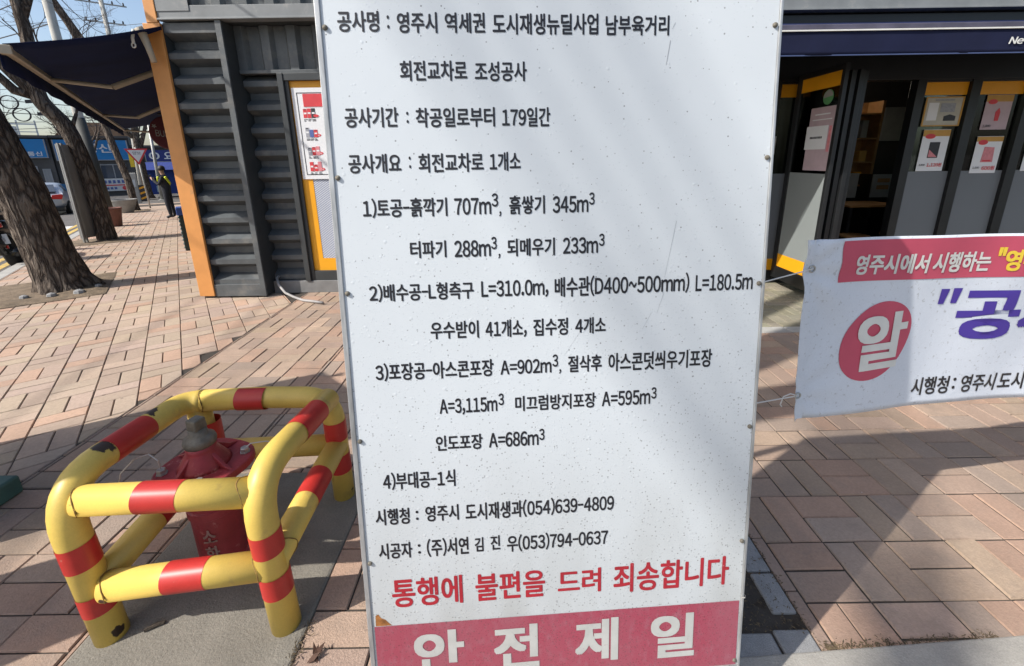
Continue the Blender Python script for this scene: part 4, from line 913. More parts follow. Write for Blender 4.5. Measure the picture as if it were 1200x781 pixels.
bag = [('orange_header', 'goldprint', rc(.0, 1, .86, .99)), ('red_badge', 'redprint', circ(.25, .84, .18, .07)), ('product_print', 'pinkprint', [(.32, .30), (.78, .30), (.74, .70), (.36, .72)]), ('product_print', 'redprint', rc(.38, .70, .32, .36))]
poster('price_poster', 'white price poster with pink bag picture and 600 won in red', 5.413, 5.715, 1.302, 1.716, 5.226, 'white', bag, [('price_text', 'redprint', '600원', .42, .92, .08, .20), ('old_price_text', 'darkprint', '1,200', .06, .32, .12, .18)])
bot = [('orange_header', 'goldprint', rc(.0, 1, .80, .99)), ('red_badge', 'redprint', circ(.25, .80, .17, .07)), ('product_print', 'redprint', [(.46, .25), (.60, .25), (.62, .5), (.55, .62), (.44, .5)])]
poster('price_poster', 'pale price poster with red bottle picture above the pink bag poster', 5.408, 5.708, 1.79, 2.165, 5.226, 'pinkpaper', bot, [('old_price_text', 'darkprint', '1,000', .06, .36, .06, .14)])
poster('price_poster', 'white price poster in the third shop window from the doorway', 6.01, 6.32, 1.32, 1.74, 5.226, 'white', tum[:2] + [('product_print', 'pinkprint', rc(.3, .7, .3, .7))])
menu = [('border_line', 'goldprint', rc(.0, 1, .0, .04)), ('border_line', 'goldprint', rc(.0, 1, .96, 1)), ('border_line', 'goldprint', rc(.0, .04, .04, .96)), ('border_line', 'goldprint', rc(.96, 1, .04, .96)), ('title_print', 'greyprint', rc(.25, .75, .86, .91)), ('building_print', 'darkprint', [(.55, .18), (.86, .18), (.86, .34), (.7, .40), (.55, .34)]), ('picture_print', 'greyprint', rc(.42, .8, .48, .78)), ('picture_print', 'white', rc(.1, .36, .2, .8))]
poster('framed_notice', 'cream framed notice with pale picture hung in the first window above the tumbler poster', 4.715, 5.15, 1.835, 2.152, 5.222, 'cream', menu)
# papers on the open leaf (plane facing -X)
def leaf_sheet(name, label, y0, y1, z0, z1, X, m, bars=()):
    p = root(name, label, 'notice', loc=(X, y0, z0))
    mb = MB(); mb.box(X-0.003, X, y0, y1, z0, z1); mb.build('sheet', M[m], p)
    for (a0, a1, b0_, b1, mm) in bars:
        mb = MB(); mb.box(X-0.0045, X-0.003, y1-(y1-y0)*a1, y1-(y1-y0)*a0, z0+(z1-z0)*b0_, z0+(z1-z0)*b1); mb.build('print', M[mm], p)
leaf_sheet('pink_poster', 'faded pink poster on the open folding glass door', 4.505, 4.875, 1.38, 2.01, 3.208, 'pinkpaper', ((.12, .9, .80, .815, 'white'), (.85, .95, .3, .7, 'pinkprint'), (.2, .8, .88, .90, 'white')))
leaf_sheet('paper_notice', 'small white paper notice taped over the pink poster on the door', 4.575, 4.895, 1.594, 1.828, 3.2035, 'white', tuple((.22+.065*k, .22+.065*k+.045, .46, .55, 'darkprint') for k in range(9)))
p = root('round_sticker', 'round green and white sticker on the open folding glass door', 'sticker', loc=(3.209, 4.652, 2.1))
mb = MB(xf=lambda x, y, z: Vector((3.2085 - z, 4.652 + x, 2.10 + y))); mb.lathe((0, 0, 0), [(0.072, 0), (0.072, 0.003)], 28); mb.build('disc', M['greenprint'], p)
mb = MB(xf=lambda x, y, z: Vector((3.2052 - z, 4.652 + x, 2.10 + y))); mb.prism([(0.066*math.cos(a), 0.066*math.sin(a)) for a in [math.pi*k/14 - 0.1 for k in range(15)]], lambda x, y: (x, y, 0), lambda x, y: (x, y, 0.0015)); mb.build('white_half', M['int_panel'], p)
# cable coming out of the wall
mb = MB(); mb.tube([(-2.86, 5.16, 0.20), (-2.86, 5.08, 0.19), (-2.80, 5.0, 0.12), (-2.70, 4.93, 0.045), (-2.56, 4.84, 0.02), (-2.40, 4.72, 0.018), (-2.25, 4.66, 0.022), (-2.12, 4.60, 0.024)], 0.015, 10)
o = mb.build('cable', M['cable_grey'], None, smooth=True); tag(o, 'grey cable running from the louvred wall onto the paving', 'cable')
# right-hand awning, rolled in
aw = root('shop_awning', 'navy awning with lettered valance above the right shop front', 'awning', loc=(2.3, 4.0, 2.4))
AX0, AX1, AY = 0.3, 7.4, 4.0
mb = MB(); mb.box(AX0, AX1, AY, AY+.10, 2.545, 2.590); mb.build('front_profile', M['cassette'], aw, bevel=0.008)
mb = MB(); mb.box(AX0, AX1, AY-.02, AY+.01, 2.532, 2.543); mb.build('front_rail', M['whiteink'], aw)
mb = MB(); vs = []; nX, nZ = 160, 6
for i in range(nX+1):
    x = AX0 + (AX1-AX0)*i/nX
    for j in range(nZ+1): vs.append((x, AY - .004 + 0.008*math.sin(x*4.3)*(j/nZ) + 0.004*math.sin(x*11+1)*(j/nZ), 2.532 - 0.182*j/nZ))
mb.add(vs, [(i*(nZ+1)+j, (i+1)*(nZ+1)+j, (i+1)*(nZ+1)+j+1, i*(nZ+1)+j+1) for i in range(nX) for j in range(nZ)])
o = mb.build('valance', M['navy2'], aw, smooth=True); sm = o.modifiers.new('t', 'SOLIDIFY'); sm.thickness = 0.002
mb = MB(); mb.box(AX0, AX1, AY-.014, AY-.004, 2.345, 2.354); mb.build('valance_hem', M['valhem'], aw)
mb = MB(); put_text(mb, 'New L', lambda a, b: (4.175 + 0.285*a + 0.015*b, AY-.022, 2.412 + 0.055*b), 0.03); mb.build('valance_lettering', M['whiteink'], aw)
mb = MB(); mb.add([(AX0, AY+.08, 2.585), (AX1, AY+.08, 2.585), (AX1, 5.0, 2.86), (AX0, 5.0, 2.86)], [(0, 1, 2, 3)]); o = mb.build('canopy', M['navy'], aw); o.modifiers.new('t', 'SOLIDIFY').thickness = 0.004
for x in (1.0, 3.6, 6.4):
    mb = MB(); mb.tube([(x, AY+.05, 2.55), (x+.35, 4.5, 2.62), (x, 5.02, 2.78)], 0.022, 8); mb.build('folding_arm', M['black'], aw)
mb = MB(); mb.box(AX0, AX1, 4.96, 5.06, 2.80, 2.93); mb.build('cassette', M['black'], aw, bevel=.01)

# ================================================================== AWNING OVER THE STREET
st = root('street_awning', 'open navy fabric awning on beige folding arms along the container wall', 'awning', loc=tuple(UN(6, 0.15, 2.5)))
U0, U1 = 5.88, 17.6
def zfab(n): return 2.53 + (n + 1.0) / 1.13 * 0.30
mb = MB(xf=lambda u, n, z: UN(u, n, z)); vs = []; nU, nN = 40, 8
for i in range(nU+1):
    for j in range(nN+1):
        u = U0 + (U1-U0)*i/nU; n = -1.0 + 1.13*j/nN; vs.append((u, n, zfab(n) + 0.03 - 0.025*math.sin(math.pi*j/nN)))
mb.add(vs, [(i*(nN+1)+j, (i+1)*(nN+1)+j, (i+1)*(nN+1)+j+1, i*(nN+1)+j+1) for i in range(nU) for j in range(nN)])
o = mb.build('fabric', M['navy'], st, smooth=True); o.modifiers.new('t', 'SOLIDIFY').thickness = 0.004
mb = MB(xf=lambda u, n, z: UN(u, n, z)); vs = []
for i in range(nU*2+1):
    u = U0 + (U1-U0)*i/(nU*2); w = 0.012*math.sin(u*7)
    vs += [(u, -1.03, 2.54), (u, -1.035 + w*.5, 2.45), (u, -1.035 + w, 2.36)]
mb.add(vs, [(3*i, 3*i+3, 3*i+4, 3*i+1) for i in range(nU*2)] + [(3*i+1, 3*i+4, 3*i+5, 3*i+2) for i in range(nU*2)]); o = mb.build('valance', M['navy'], st, smooth=True); o.modifiers.new('t', 'SOLIDIFY').thickness = 0.003
mb = MB(xf=lambda u, n, z: UN(u, n, z)); mb.box(U0, U1, -1.02, -0.96, 2.49, 2.545); mb.build('front_bar', M['beige'], st, bevel=0.01)
mb = MB(xf=lambda u, n, z: UN(u, n, z)); mb.box(U0-.02, U0+0.05, -1.03, -0.95, 2.48, 2.555); mb.build('bar_end_cap', M['beige'], st, bevel=0.006)
for ua, ub, uc in ((7.5, 7.25, 7.15), (12.2, 11.6, 11.3), (17.2, 16.6, 16.4)):
    mb = MB(); a, b, c = UN(ua, -0.98, 2.505), UN(ub-.05, -0.42, 2.43), UN(uc, 0.12, 2.68)
    mb.tube([a, b], 0.024, 8); mb.tube([b, c], 0.034, 8); fa = mb.build('folding_arm', M['beige'], st)
    mb = MB(xf=lambda u, n, z: UN(u, n, z)); mb.box(uc-.05, uc+.05, 0.06, 0.19, 2.60, 2.78); mb.build('arm_bracket', M['beige'], st, bevel=0.006).parent = fa
mb = MB(xf=lambda u, n, z: UN(u, n, z)); mb.box(6.16, U1, 0.04, 0.17, 2.79, 2.90); mb.build('wall_cassette', M['navy'], st)
# crank gear at the near end
cg = MB(); c0 = UN(6.0, -0.06, 2.80)
cg.tube([c0 + Vector((0, 0, .05)), c0 + Vector((.02, .02, 0)), c0 + Vector((.05, .02, -.12)), c0 + Vector((.07, .03, -.26))], [0.042, 0.038, 0.030, 0.026], 10)
cg.build('crank_gear', M['beige'], st, smooth=True)
cg = MB(); cg.tube([c0 + Vector((-.03, -.02, .03)), c0 + Vector((-.05, -.03, -.05)), c0 + Vector((-.05, -.03, -.10))], 0.014, 8)
pts = [c0 + Vector((-.05 + .018*math.cos(a), -.035, -.115 + .022*math.sin(a))) for a in [2*math.pi*k/12 for k in range(13)]]; cg.tube(pts, 0.007, 6)
cg.build('crank_eye', M['whiteink'], st, smooth=True)

# ================================================================== TREES
def grow(mb, p, d, L, rad, depth, rg, droop=0.0):
    pts = [p]; rr = [rad]; q = p.copy(); dd = d.normalized()
    k = 4
    for i in range(k):
        dd = (dd + Vector((rg.gauss(0, .16), rg.gauss(0, .16), rg.gauss(0.03, .12) - droop))).normalized()
        q = q + dd * (L / k); pts.append(q.copy()); rr.append(rad * (1 - 0.55*(i+1)/k))
    mb.tube(pts, rr, 6 if rad > .02 else 4, cap=False)
    if depth <= 0: return
    for i in range(rg.randint(3, 5)):
        t = rg.uniform(.3, 1.0); ix = min(k-1, int(t*k)); b = pts[ix].lerp(pts[ix+1], t*k-ix)
        nd = (dd + Vector((rg.gauss(0, .7), rg.gauss(0, .7), rg.gauss(.1, .45)))).normalized()
        grow(mb, b, nd, L*rg.uniform(.45, .75), rad*rg.uniform(.35, .55), depth-1, rg, droop)
def tree(label, pts, rad, limbs, seed, depth=3, group='street trees along the kerb', flare=1.5, nseg=22, crown=3):
    rg = random.Random(seed); base = Vector(pts[0])
    t = root('street_tree', label, 'tree', loc=tuple(base), group=group)
    # smooth trunk line
    P = [Vector(p) for p in pts]; fine = []; fr = []
    for i in range(len(P)-1):
        for k in range(8):
            s = k/8; p0 = P[max(i-1, 0)]; p3 = P[min(i+2, len(P)-1)]; a, b = P[i], P[i+1]
            fine.append(0.5*((2*a) + (b-p0)*s + (2*p0-5*a+4*b-p3)*s*s + (3*a-p0-3*b+p3)*s**3)); fr.append(rad[i] + (rad[i+1]-rad[i])*s)
    fine.append(P[-1]); fr.append(rad[-1])
    h0 = fine[0].z
    fr = [r_ * (1 + (flare-1) * math.exp(-(p.z-h0)/0.16)) for p, r_ in zip(fine, fr)]
    mb = MB(); n0 = len(mb.v); mb.tube(fine, fr, nseg)
    for i, v in enumerate(mb.v):                       # bark ridges
        c = fine[i // nseg]; d = v - c; k = i % nseg; h = c.z
        mb.v[i] = c + d * (1 + 0.05*math.sin(k*2.3 + 3*math.sin(h*3)) + rg.uniform(-.025, .025) + 0.10*math.exp(-(h-h0)/.2)*math.sin(k*0.9+seed))
    for lp, lr in limbs: mb.tube([Vector(q) for q in lp], lr, 12)
    mb.build('trunk', M['bark'], t, smooth=True)
    cr = MB()
    ends = [(fine[-1], (fine[-1]-fine[-4]).normalized(), rad[-1])] + [(Vector(lp[-1]), (Vector(lp[-1])-Vector(lp[-2])).normalized(), lr[-1]) for lp, lr in limbs]
    for p, d, r_ in ends:
        for k in range(crown): grow(cr, p, (d + Vector((rg.gauss(0, .45), rg.gauss(0, .45), rg.gauss(.1, .3)))), rg.uniform(1.3, 2.2), max(.02, r_*.7), depth, rg)
    if cr.v: cr.build('branches', M['twig'], t)
    return t
tree('nearest bare street tree with thick rough leaning trunk at the left edge', [(-5.78, 5.42, -0.03), (-5.85, 5.36, 0.67), (-5.90, 5.32, 1.23), (-6.02, 5.24, 1.98), (-6.2, 5.1, 2.9), (-6.35, 5.0, 3.6)], [.235, .225, .222, .215, .19, .15],
     [([(-6.1, 5.18, 2.5), (-6.5, 5.6, 3.3), (-6.8, 6.1, 4.4)], [.14, .12, .08]), ([(-6.25, 5.05, 3.1), (-6.7, 4.6, 3.9), (-7.0, 4.3, 5.0)], [.12, .1, .07])], 3, flare=1.5, nseg=48)
tree('second bare street tree, forked, beside the grey panel and dark pole', [(-9.17, 9.75, -0.15), (-9.18, 9.74, 0.47), (-9.22, 9.71, 1.51), (-9.32, 9.63, 2.31), (-9.55, 9.45, 2.93), (-9.50, 9.50, 3.9), (-9.5, 9.5, 4.4), (-9.53, 9.47, 5.2)], [.155, .15, .145, .14, .135, .105, .095, .06],
     [([(-9.52, 9.47, 2.88), (-9.72, 9.33, 3.2), (-9.90, 9.2, 3.55), (-10.2, 9.0, 4.2)], [.12, .10, .085, .05]), ([(-9.58, 9.43, 2.92), (-9.80, 9.27, 3.0), (-9.95, 9.17, 3.28), (-10.3, 8.9, 3.8)], [.10, .085, .07, .05]), ([(-9.5, 9.5, 4.3), (-9.36, 9.62, 4.75), (-9.2, 9.7, 5.6)], [.08, .07, .05]), ([(-9.3, 9.65, 2.2), (-9.15, 9.75, 2.6)], [.05, .03])], 5, flare=1.35)
tree('third bare street tree with slim leaning trunk beside the grey planter', [(-16.61, 19.3, -0.46), (-16.61, 19.29, 0.79), (-16.73, 19.2, 1.9), (-16.86, 19.11, 3.04), (-16.95, 19.04, 4.7), (-17.04, 18.97, 6.41), (-17.42, 18.68, 7.64), (-17.9, 18.3, 9)], [.135, .13, .125, .125, .12, .10, .08, .05],
     [([(-16.92, 19.06, 4.3), (-16.91, 19.07, 6.4), (-17.33, 18.76, 7.66), (-17.9, 18.4, 9.2)], [.12, .10, .08, .05]), ([(-16.9, 19.1, 3.3), (-17.3, 18.8, 4.6), (-17.9, 18.3, 5.6)], [.1, .08, .05])], 8)
tree('fourth bare street tree near the yield sign at the end of the pavement', [(-23.53, 28.6, -0.6), (-23.56, 28.58, 1.8), (-23.5, 28.63, 3.75), (-23.4, 28.7, 6.0)], [.24, .22, .20, .13],
     [([(-23.55, 28.6, 2.2), (-23.1, 28.9, 3.6), (-22.8, 29.2, 5)], [.14, .1, .06]), ([(-23.5, 28.6, 3.0), (-24.2, 28.1, 4.4), (-24.9, 27.7, 6)], [.16, .12, .07])], 11)
for k, (u, n) in enumerate(((41.5, -9.5), (42.2, -4.5), (52, -7.0), (50, -2.5))):
    b = G(u, n, 0); hgt = 2.6 + 0.5*k
    tree('bare branched tree standing behind the low shops across the junction', [b, b + Vector((.1, 0, hgt*.5)), b + Vector((.05, .1, hgt))], [.16, .14, .11], [([b + Vector((.05, 0, hgt*.8)), b + Vector((.7, .3, hgt+1.2))], [.09, .05])], 20+k, depth=3, group='trees beyond the junction')
# trees out of the frame, limbs shaped to shade the board and paving
tree('bare street tree standing left of the fire hydrant', [(-2.62, 0.78, -0.03), (-2.62, 0.76, 1.5), (-2.60, 0.78, 3.5), (-2.58, 0.80, 5.0), (-2.62, 0.85, 6.4)], [.23, .215, .21, .20, .17],
     [([(-2.60, 0.78, 3.6), (-2.75, 1.15, 4.4), (-2.85, 1.30, 5.4), (-2.95, 1.4, 6.4)], [.15, .14, .13, .11]), ([(-2.61, 0.77, 3.1), (-2.82, 0.25, 4.1), (-2.86, 0.0, 4.9), (-2.82, -0.22, 6.3)], [.18, .165, .16, .13]), ([(-2.60, 0.78, 2.7), (-3.2, 1.3, 3.6), (-3.5, 1.8, 4.8)], [.09, .07, .05])], 31, crown=0)
DT = 17.0
qa = BO + BR*0.415 + BU*1.68 + sun_dir*DT; qb = BO + BR*0.875 + BU*0.93 + sun_dir*DT; qd = (qa-qb).normalized(); qs = qd.cross(sun_dir).normalized()
tree('unseen tall bare tree across the street, its leaning limbs shaped to shade the board', [(-12.3, -7.96, -0.2), (-12.1, -7.6, 4.5), (-11.2, -6.2, 9.3), qb - qd*1.3, qb - qd*.4, qb + qd*.2, qa, qa + qd*1.2], [.30, .26, .20, .10, .026, .0175, .0175, .015],
     [([qb - qd*1.2 + qs*k*.03, qb - qd*.4 + qs*.125*k, qb + qd*.3 + qs*.135*k, qa + qs*.14*k, qa + qd*1.3 + qs*.16*k], [.07, .03, .0185, .0185, .015]) for k in (-1.2, -.6, .6, 1.2)], 37, crown=0)

# ================================================================== STREET THINGS
# green rubber base block at the left edge, with an unseen sign added to cast its shadow
sg = root('base_with_shade_sign', 'dark green rubber base at the left edge with unseen sign added for its shadow', 'sign', loc=(-2.75, 1.6, 0), rz=0)
mb = MB(); mb.box(-3.0, -2.425, 1.45, 1.80, 0.0, 0.095); mb.build('base_block', M['green_block'], sg, bevel=0.012)
a, b = Vector((-3.30, 2.03, 0)), Vector((-2.52, 1.34, 0)); nrm = Vector((b.y-a.y, a.x-b.x, 0)).normalized()*0.012
for t in (0.12, 0.88): 
    p = a.lerp(b, t); mb = MB(); mb.tube([p, p + Vector((0, 0, 1.95))], 0.02, 10); mb.build('post', M['galv'], sg)
mb = MB(); mb.obox(tuple(a + Vector((0, 0, .30)) + nrm*2), tuple(b-a), tuple(nrm), (0, 0, 1.6)); mb.build('shade_sign_panel', M['galv'], sg)
mb = MB(); mb.obox(tuple(a + nrm), tuple(b-a), tuple(nrm), (0, 0, .05)); mb.build('foot_bar', M['galv'], sg)

# grey panel on a steel stand by the kerb
ps = root('panel_stand', 'tall grey metal sign panel on a steel stand seen from behind near the kerb', 'sign stand', loc=tuple(G(13, -1.7)))
ca, cb = G(12.95, -1.86), G(13.55, -1.55); dv = (cb - ca); nv = Vector((-dv.y, dv.x, 0)).normalized()
mb = MB(); mb.obox(tuple(ca + Vector((0, 0, .12))), tuple(dv), tuple(nv*0.02), (0, 0, 1.96)); mb.build('panel', M['galv'], ps)
for p in (ca, ca + dv*0.12, cb): mb = MB(); mb.obox(tuple(p - nv*0.035), tuple(dv.normalized()*0.04), tuple(nv*0.03), (0, 0, 2.1)); mb.build('upright', M['galv'], ps)
for k in range(4): mb = MB(); mb.tube([cb + nv*.03 + Vector((0, 0, .25+.45*k)), cb + nv*.5 + dv*.2 + Vector((0, 0, .05+.38*k))], 0.014, 6); mb.build('brace', M['galv'], ps)
mb = MB(); mb.tube([cb + nv*.5 + dv*.2, cb + nv*.03 + Vector((0, 0, 1.75))], 0.018, 6); mb.build('rear_leg', M['galv'], ps)

# planters
def planter(u, n, h, r0, r1, m, label):
    p = root('planter', label, 'planter', loc=tuple(G(u, n)))
    c = G(u, n); mb = MB(); mb.lathe(c, [(r0, 0), (r0*1.08, .02), (r1, h*.9), (r1*1.05, h*.92), (r1*1.05, h), (r1*.9, h), (r1*.86, h-.05)], 28); mb.build('bowl', M[m], p, smooth=True).modifiers.new('e', 'EDGE_SPLIT').split_angle = R(40)
    mb = MB(); mb.lathe(c + Vector((0, 0, h-.06)), [(r1*.88, 0), (r1*.5, .03), (.01, .04)], 20); mb.build('soil', M['soil'], p, smooth=True)
planter(24.4, -1.98, 0.56, 0.26, 0.46, 'pot_grey', 'wide grey concrete planter bowl beside the third street tree')
planter(17.4, -1.78, 0.55, 0.22, 0.30, 'pot_brown', 'reddish brown planter pot behind the second street tree')

# utility poles
def upole(pts, rad, label, sleeve=None, arms=()):
    p = root('utility_pole', label, 'utility pole', loc=tuple(pts[0]))
    mb = MB(); mb.tube(pts, rad, 20); mb.build('shaft', M['concrete_pole'], p, smooth=True)
    if sleeve:
        mb = MB(); mb.tube(sleeve[0], sleeve[1], 20); mb.build('dark_sleeve', M['dark_sleeve'], p, smooth=True)
    for z, l in arms:
        q = Vector(pts[0]).lerp(Vector(pts[-1]), (z - pts[0][2])/(pts[-1][2]-pts[0][2])); d = Vector((.8, .6, 0))
        mb = MB(); mb.obox(tuple(q - d*l - Vector((0.03, .03, .03))), tuple(d*2*l), (.05, .05, 0), (0, 0, .08)); mb.build('crossarm', M['galv'], p)
        for k in (-.9, -.45, .45, .9): mb = MB(); mb.lathe(q + d*l*k + Vector((0, 0, .05)), [(.03, 0), (.05, .03), (.03, .08), (.05, .1), (.02, .16)], 8); mb.build('insulator', M['darkprint'], p)
P1 = [(-12.66, 13.75, -0.3), (-12.78, 13.66, 3.1), (-12.83, 13.62, 9.5)]
upole(P1, [.12, .115, .095], 'concrete utility pole with dark lower sleeve behind the second street tree', sleeve=([(-12.66, 13.75, -0.27), (-12.775, 13.665, 2.9)], [.135, .128]), arms=((8.6, .9),))
P2 = [(-23.75, 28.42, -0.6), (-23.6, 28.55, 3.2), (-23.64, 28.52, 11.5)]
upole(P2, [.15, .14, .11], 'far concrete utility pole beside the fourth street tree', arms=((10.6, 1.1), (9.6, .9)))
# overhead wires
wires = [((-12.83, 13.62, 8.7), (-23.64, 28.52, 10.7), .5), ((-13.4, 13.2, 8.7), (-24.3, 28.0, 10.7), .6), ((-12.2, 14.1, 8.7), (-22.9, 29.0, 10.7), .5), ((-12.8, 13.6, 6.6), (-23.6, 28.5, 9.0), .4), ((-12.8, 13.6, 6.2), (-30, 20, 6.4), .5), ((-12.8, 13.6, 8.4), (-34, 16, 7.5), .6), ((-12.8, 13.6, 5.4), (-29, 16, 4.6), .5),
         ((-23.6, 28.5, 10.0), (-44, 22, 8.5), .8), ((-23.6, 28.5, 7.2), (-44, 20, 5.6), .8), ((-23.6, 28.5, 6.6), (-40, 14, 4.4), .8), ((-12.8, 13.6, 8.6), (-9.4, -8, 8.8), .7), ((-13.4, 13.2, 8.6), (-10.2, -8, 8.8), .8), ((-23.6, 28.5, 8.4), (-8, 30, 9.5), .4), ((-23.6, 28.5, 9.4), (-6, 26, 11), .4), ((-24, 28, 4.2), (-36, 12, 3.6), .4), ((-24, 28, 3.9), (-36, 12, 3.1), .4)]
for k, (a, b, sag) in enumerate(wires):
    a, b = Vector(a), Vector(b); mb = MB(); mb.tube([a.lerp(b, t/14) - Vector((0, 0, sag*4*(t/14)*(1-t/14))) for t in range(15)], 0.014, 5)
    o = mb.build('overhead_wire', M['darkprint'], None); tag(o, 'thin dark overhead wire strung across the sky between the utility poles', 'wire', 'overhead wires')
for c, lb in (((-18.62, 17.29, 3.85), 'upper looped cable coil hanging from the overhead wires'), ((-18.43, 17.43, 3.42), 'lower looped cable coil hanging from the overhead wires')):
    c = Vector(c); mb = MB(); rr = .23
    for q in range(2): mb.tube([c + Vector((rr*.8*math.cos(t), rr*.6*math.cos(t), rr*math.sin(t))) + Vector((0, .03*q, 0)) for t in [2*math.pi*k/20 for k in range(21)]], 0.017, 6)
    mb.obox(tuple(c + Vector((.35, .26, -.02))), (.4, .3, .06), (.05, -.06, 0), (0, 0, .12))
    o = mb.build('cable_coil', M['darkprint'], None); tag(o, lb, 'cable coil')
# the strand that carries the two coils
mb = MB(); mb.tube([Vector((-25, 12.5, 3.95)).lerp(Vector((-12.8, 13.62, 3.2)), t/10) if False else Vector((-24.5, 12.9, 4.25)).lerp(Vector((-12.8, 21.6, 3.55)), t/10) for t in range(11)], .014, 5); mb.tube([Vector((-24.5, 12.9, 3.75)).lerp(Vector((-12.8, 21.6, 3.2)), t/10) for t in range(11)], .014, 5)
o = mb.build('telecom_strand', M['darkprint'], None); tag(o, 'low pair of telecom wires carrying the cable coils', 'wire')

# round hanging sign on the container wall
rs = root('round_sign', 'round burgundy hanging sign with white letters on the container wall', 'shop sign', loc=tuple(UN(12, 0.05, 2.2)))
cR = UN(12.0, 0.03, 2.175)
def rsx(x, y, z): return cR + Vector((NX, NY, 0))*x + Vector((0, 0, 1))*y + Vector((-UX, -UY, 0))*z
mb = MB(xf=rsx); mb.lathe((0, 0, -.04), [(.32, 0), (.335, .01), (.335, .07), (.32, .08)], 40); mb.build('disc', M['burgundy'], rs)
mb = MB(xf=rsx); put_text(mb, 'BUSKING', lambda a, b: (-.23 + .52*a, -.07 + .13*b - .05*a, .045), .01); mb.prism([(-.23 + .05*math.cos(a)*(1 if k % 2 else .45), .13 + .05*math.sin(a)*(1 if k % 2 else .45)) for k, a in enumerate([math.pi/2 + 2*math.pi*q/10 for q in range(10)])], lambda x, y: (x, y, .041), lambda x, y: (x, y, .046)); mb.build('lettering', M['int_panel'], rs)
mb = MB(); mb.tube([UN(12, .2, 2.55), UN(12, -.1, 2.55)], .02, 8); mb.tube([UN(12, .03, 2.55), UN(12, .03, 2.5)], .012, 8); mb.build('bracket', M['black'], rs)

# crate by the container wall
cr = root('crate_stack', 'dark green plastic crate with blue rim standing against the container wall', 'crate', loc=tuple(G(10.2, -.0)))
def crx(u, n, z): return G(u, n, z)
mb = MB(xf=crx); mb.box(10.0, 10.5, -0.10, 0.14, 0, 0.66); mb.build('body', M['dark_green'], cr, bevel=0.02)
mb = MB(xf=crx); mb.box(9.985, 10.515, -0.12, 0.15, 0.66, 0.80); mb.build('rim', M['blue_plastic'], cr, bevel=0.01)
mb = MB(xf=crx)
for k in range(9): mb.box(9.99, 10.02, -0.112, -0.098, 0.05+.07*k, 0.085+.07*k)
mb.build('edge_slots', M['cyan'], cr)

# yield sign with pole, small boards behind
ys = root('yield_sign', 'red bordered triangular yield sign on a thin pole at the end of the pavement', 'traffic sign', loc=tuple(G(27, -1.3)))
cY = UN(27, -1.30, 2.0)
def yx(x, y, z): return cY + Vector((NX, NY, 0))*x + Vector((0, 0, 1))*y + Vector((-UX, -UY, 0))*z
def tri(s): return [(-s, s*.58), (0, -s*1.16), (s, s*.58)]
mb = MB(xf=yx); mb.prism(tri(.42), lambda x, y: (x, y, 0), lambda x, y: (x, y, .03)); mb.build('red_border', M['redprint'], ys)
mb = MB(xf=yx); mb.prism(tri(.31), lambda x, y: (x, y, .028), lambda x, y: (x, y, .036)); mb.build('white_face', M['white'], ys)
mb = MB(xf=yx); put_text(mb, '양보', lambda a, b: (-.15 + .3*a, -.03 + .15*b, .04), .02); mb.build('lettering', M['greyprint'], ys)
mb = MB(xf=yx); mb.tube([(0, .3, -.04), (0.04, -2.6, -.04)], .035, 10); mb.build('pole', M['galv'], ys, smooth=True)
bx = root('utility_box', 'pale grey street utility cabinet beside the fourth street tree', 'utility cabinet', loc=tuple(G(32.5, -2.0)))
cB = G(32.5, -2.0); mb = MB(xf=lambda u, n, z: G(u, n, z)); mb.box(32.3, 32.8, -2.25, -1.82, 0, 1.65); mb.build('cabinet', M['concrete_pole'], bx, bevel=0.02)
mb = MB(xf=lambda u, n, z: G(u, n, z)); mb.box(32.28, 32.3, -2.18, -1.9, 0.9, 1.3); mb.build('door', M['plate'], bx)
mb = MB(xf=lambda u, n, z: G(u, n, z)); mb.box(36, 36.06, -2.15, -1.95, 1.95, 3.0); o = regm(mb.build('yellow_sign', M['yellowprint'], None)); 
tag(o, 'small upright yellow sign board behind the yield sign', 'sign')
ch = root('chevron_board', 'low black and orange striped hazard board near the utility cabinet', 'hazard board', loc=tuple(G(32, -1.6)))
mb = MB(xf=lambda u, n, z: G(u, n, z)); mb.box(32, 32.05, -1.8, -1.45, 0.1, 1.0); mb.build('panel', M['darkprint'], ch)
for k in range(3):
    mb = MB(); mb.prism([(-1.78, .2+.28*k), (-1.47, .32+.28*k), (-1.47, .42+.28*k), (-1.78, .3+.28*k)], lambda n, z: tuple(G(31.99, n, z)), lambda n, z: tuple(G(31.98, n, z))); mb.build('stripe', M['orange'], ch)
def post(u, n, h, r_, label, lean=0.0):
    p = root('street_post', label, 'post', loc=tuple(G(u, n)))
    a = G(u, n); b = a + Vector((lean, 0, h)); mb = MB(); mb.tube([a, b], [r_, r_*.8], 12); mb.build('shaft', M['galv'], p, smooth=True)
    mb = MB(); mb.lathe(a, [(r_*2, 0), (r_*2, .03), (r_*1.2, .05)], 12); mb.build('base_plate', M['galv'], p)
post(34, -0.95, 4.6, .09, 'grey steel street lamp post right of the yield sign', .2)
post(26.5, 0.02, 3.0, .06, 'thin grey post behind the standing person near the container wall')
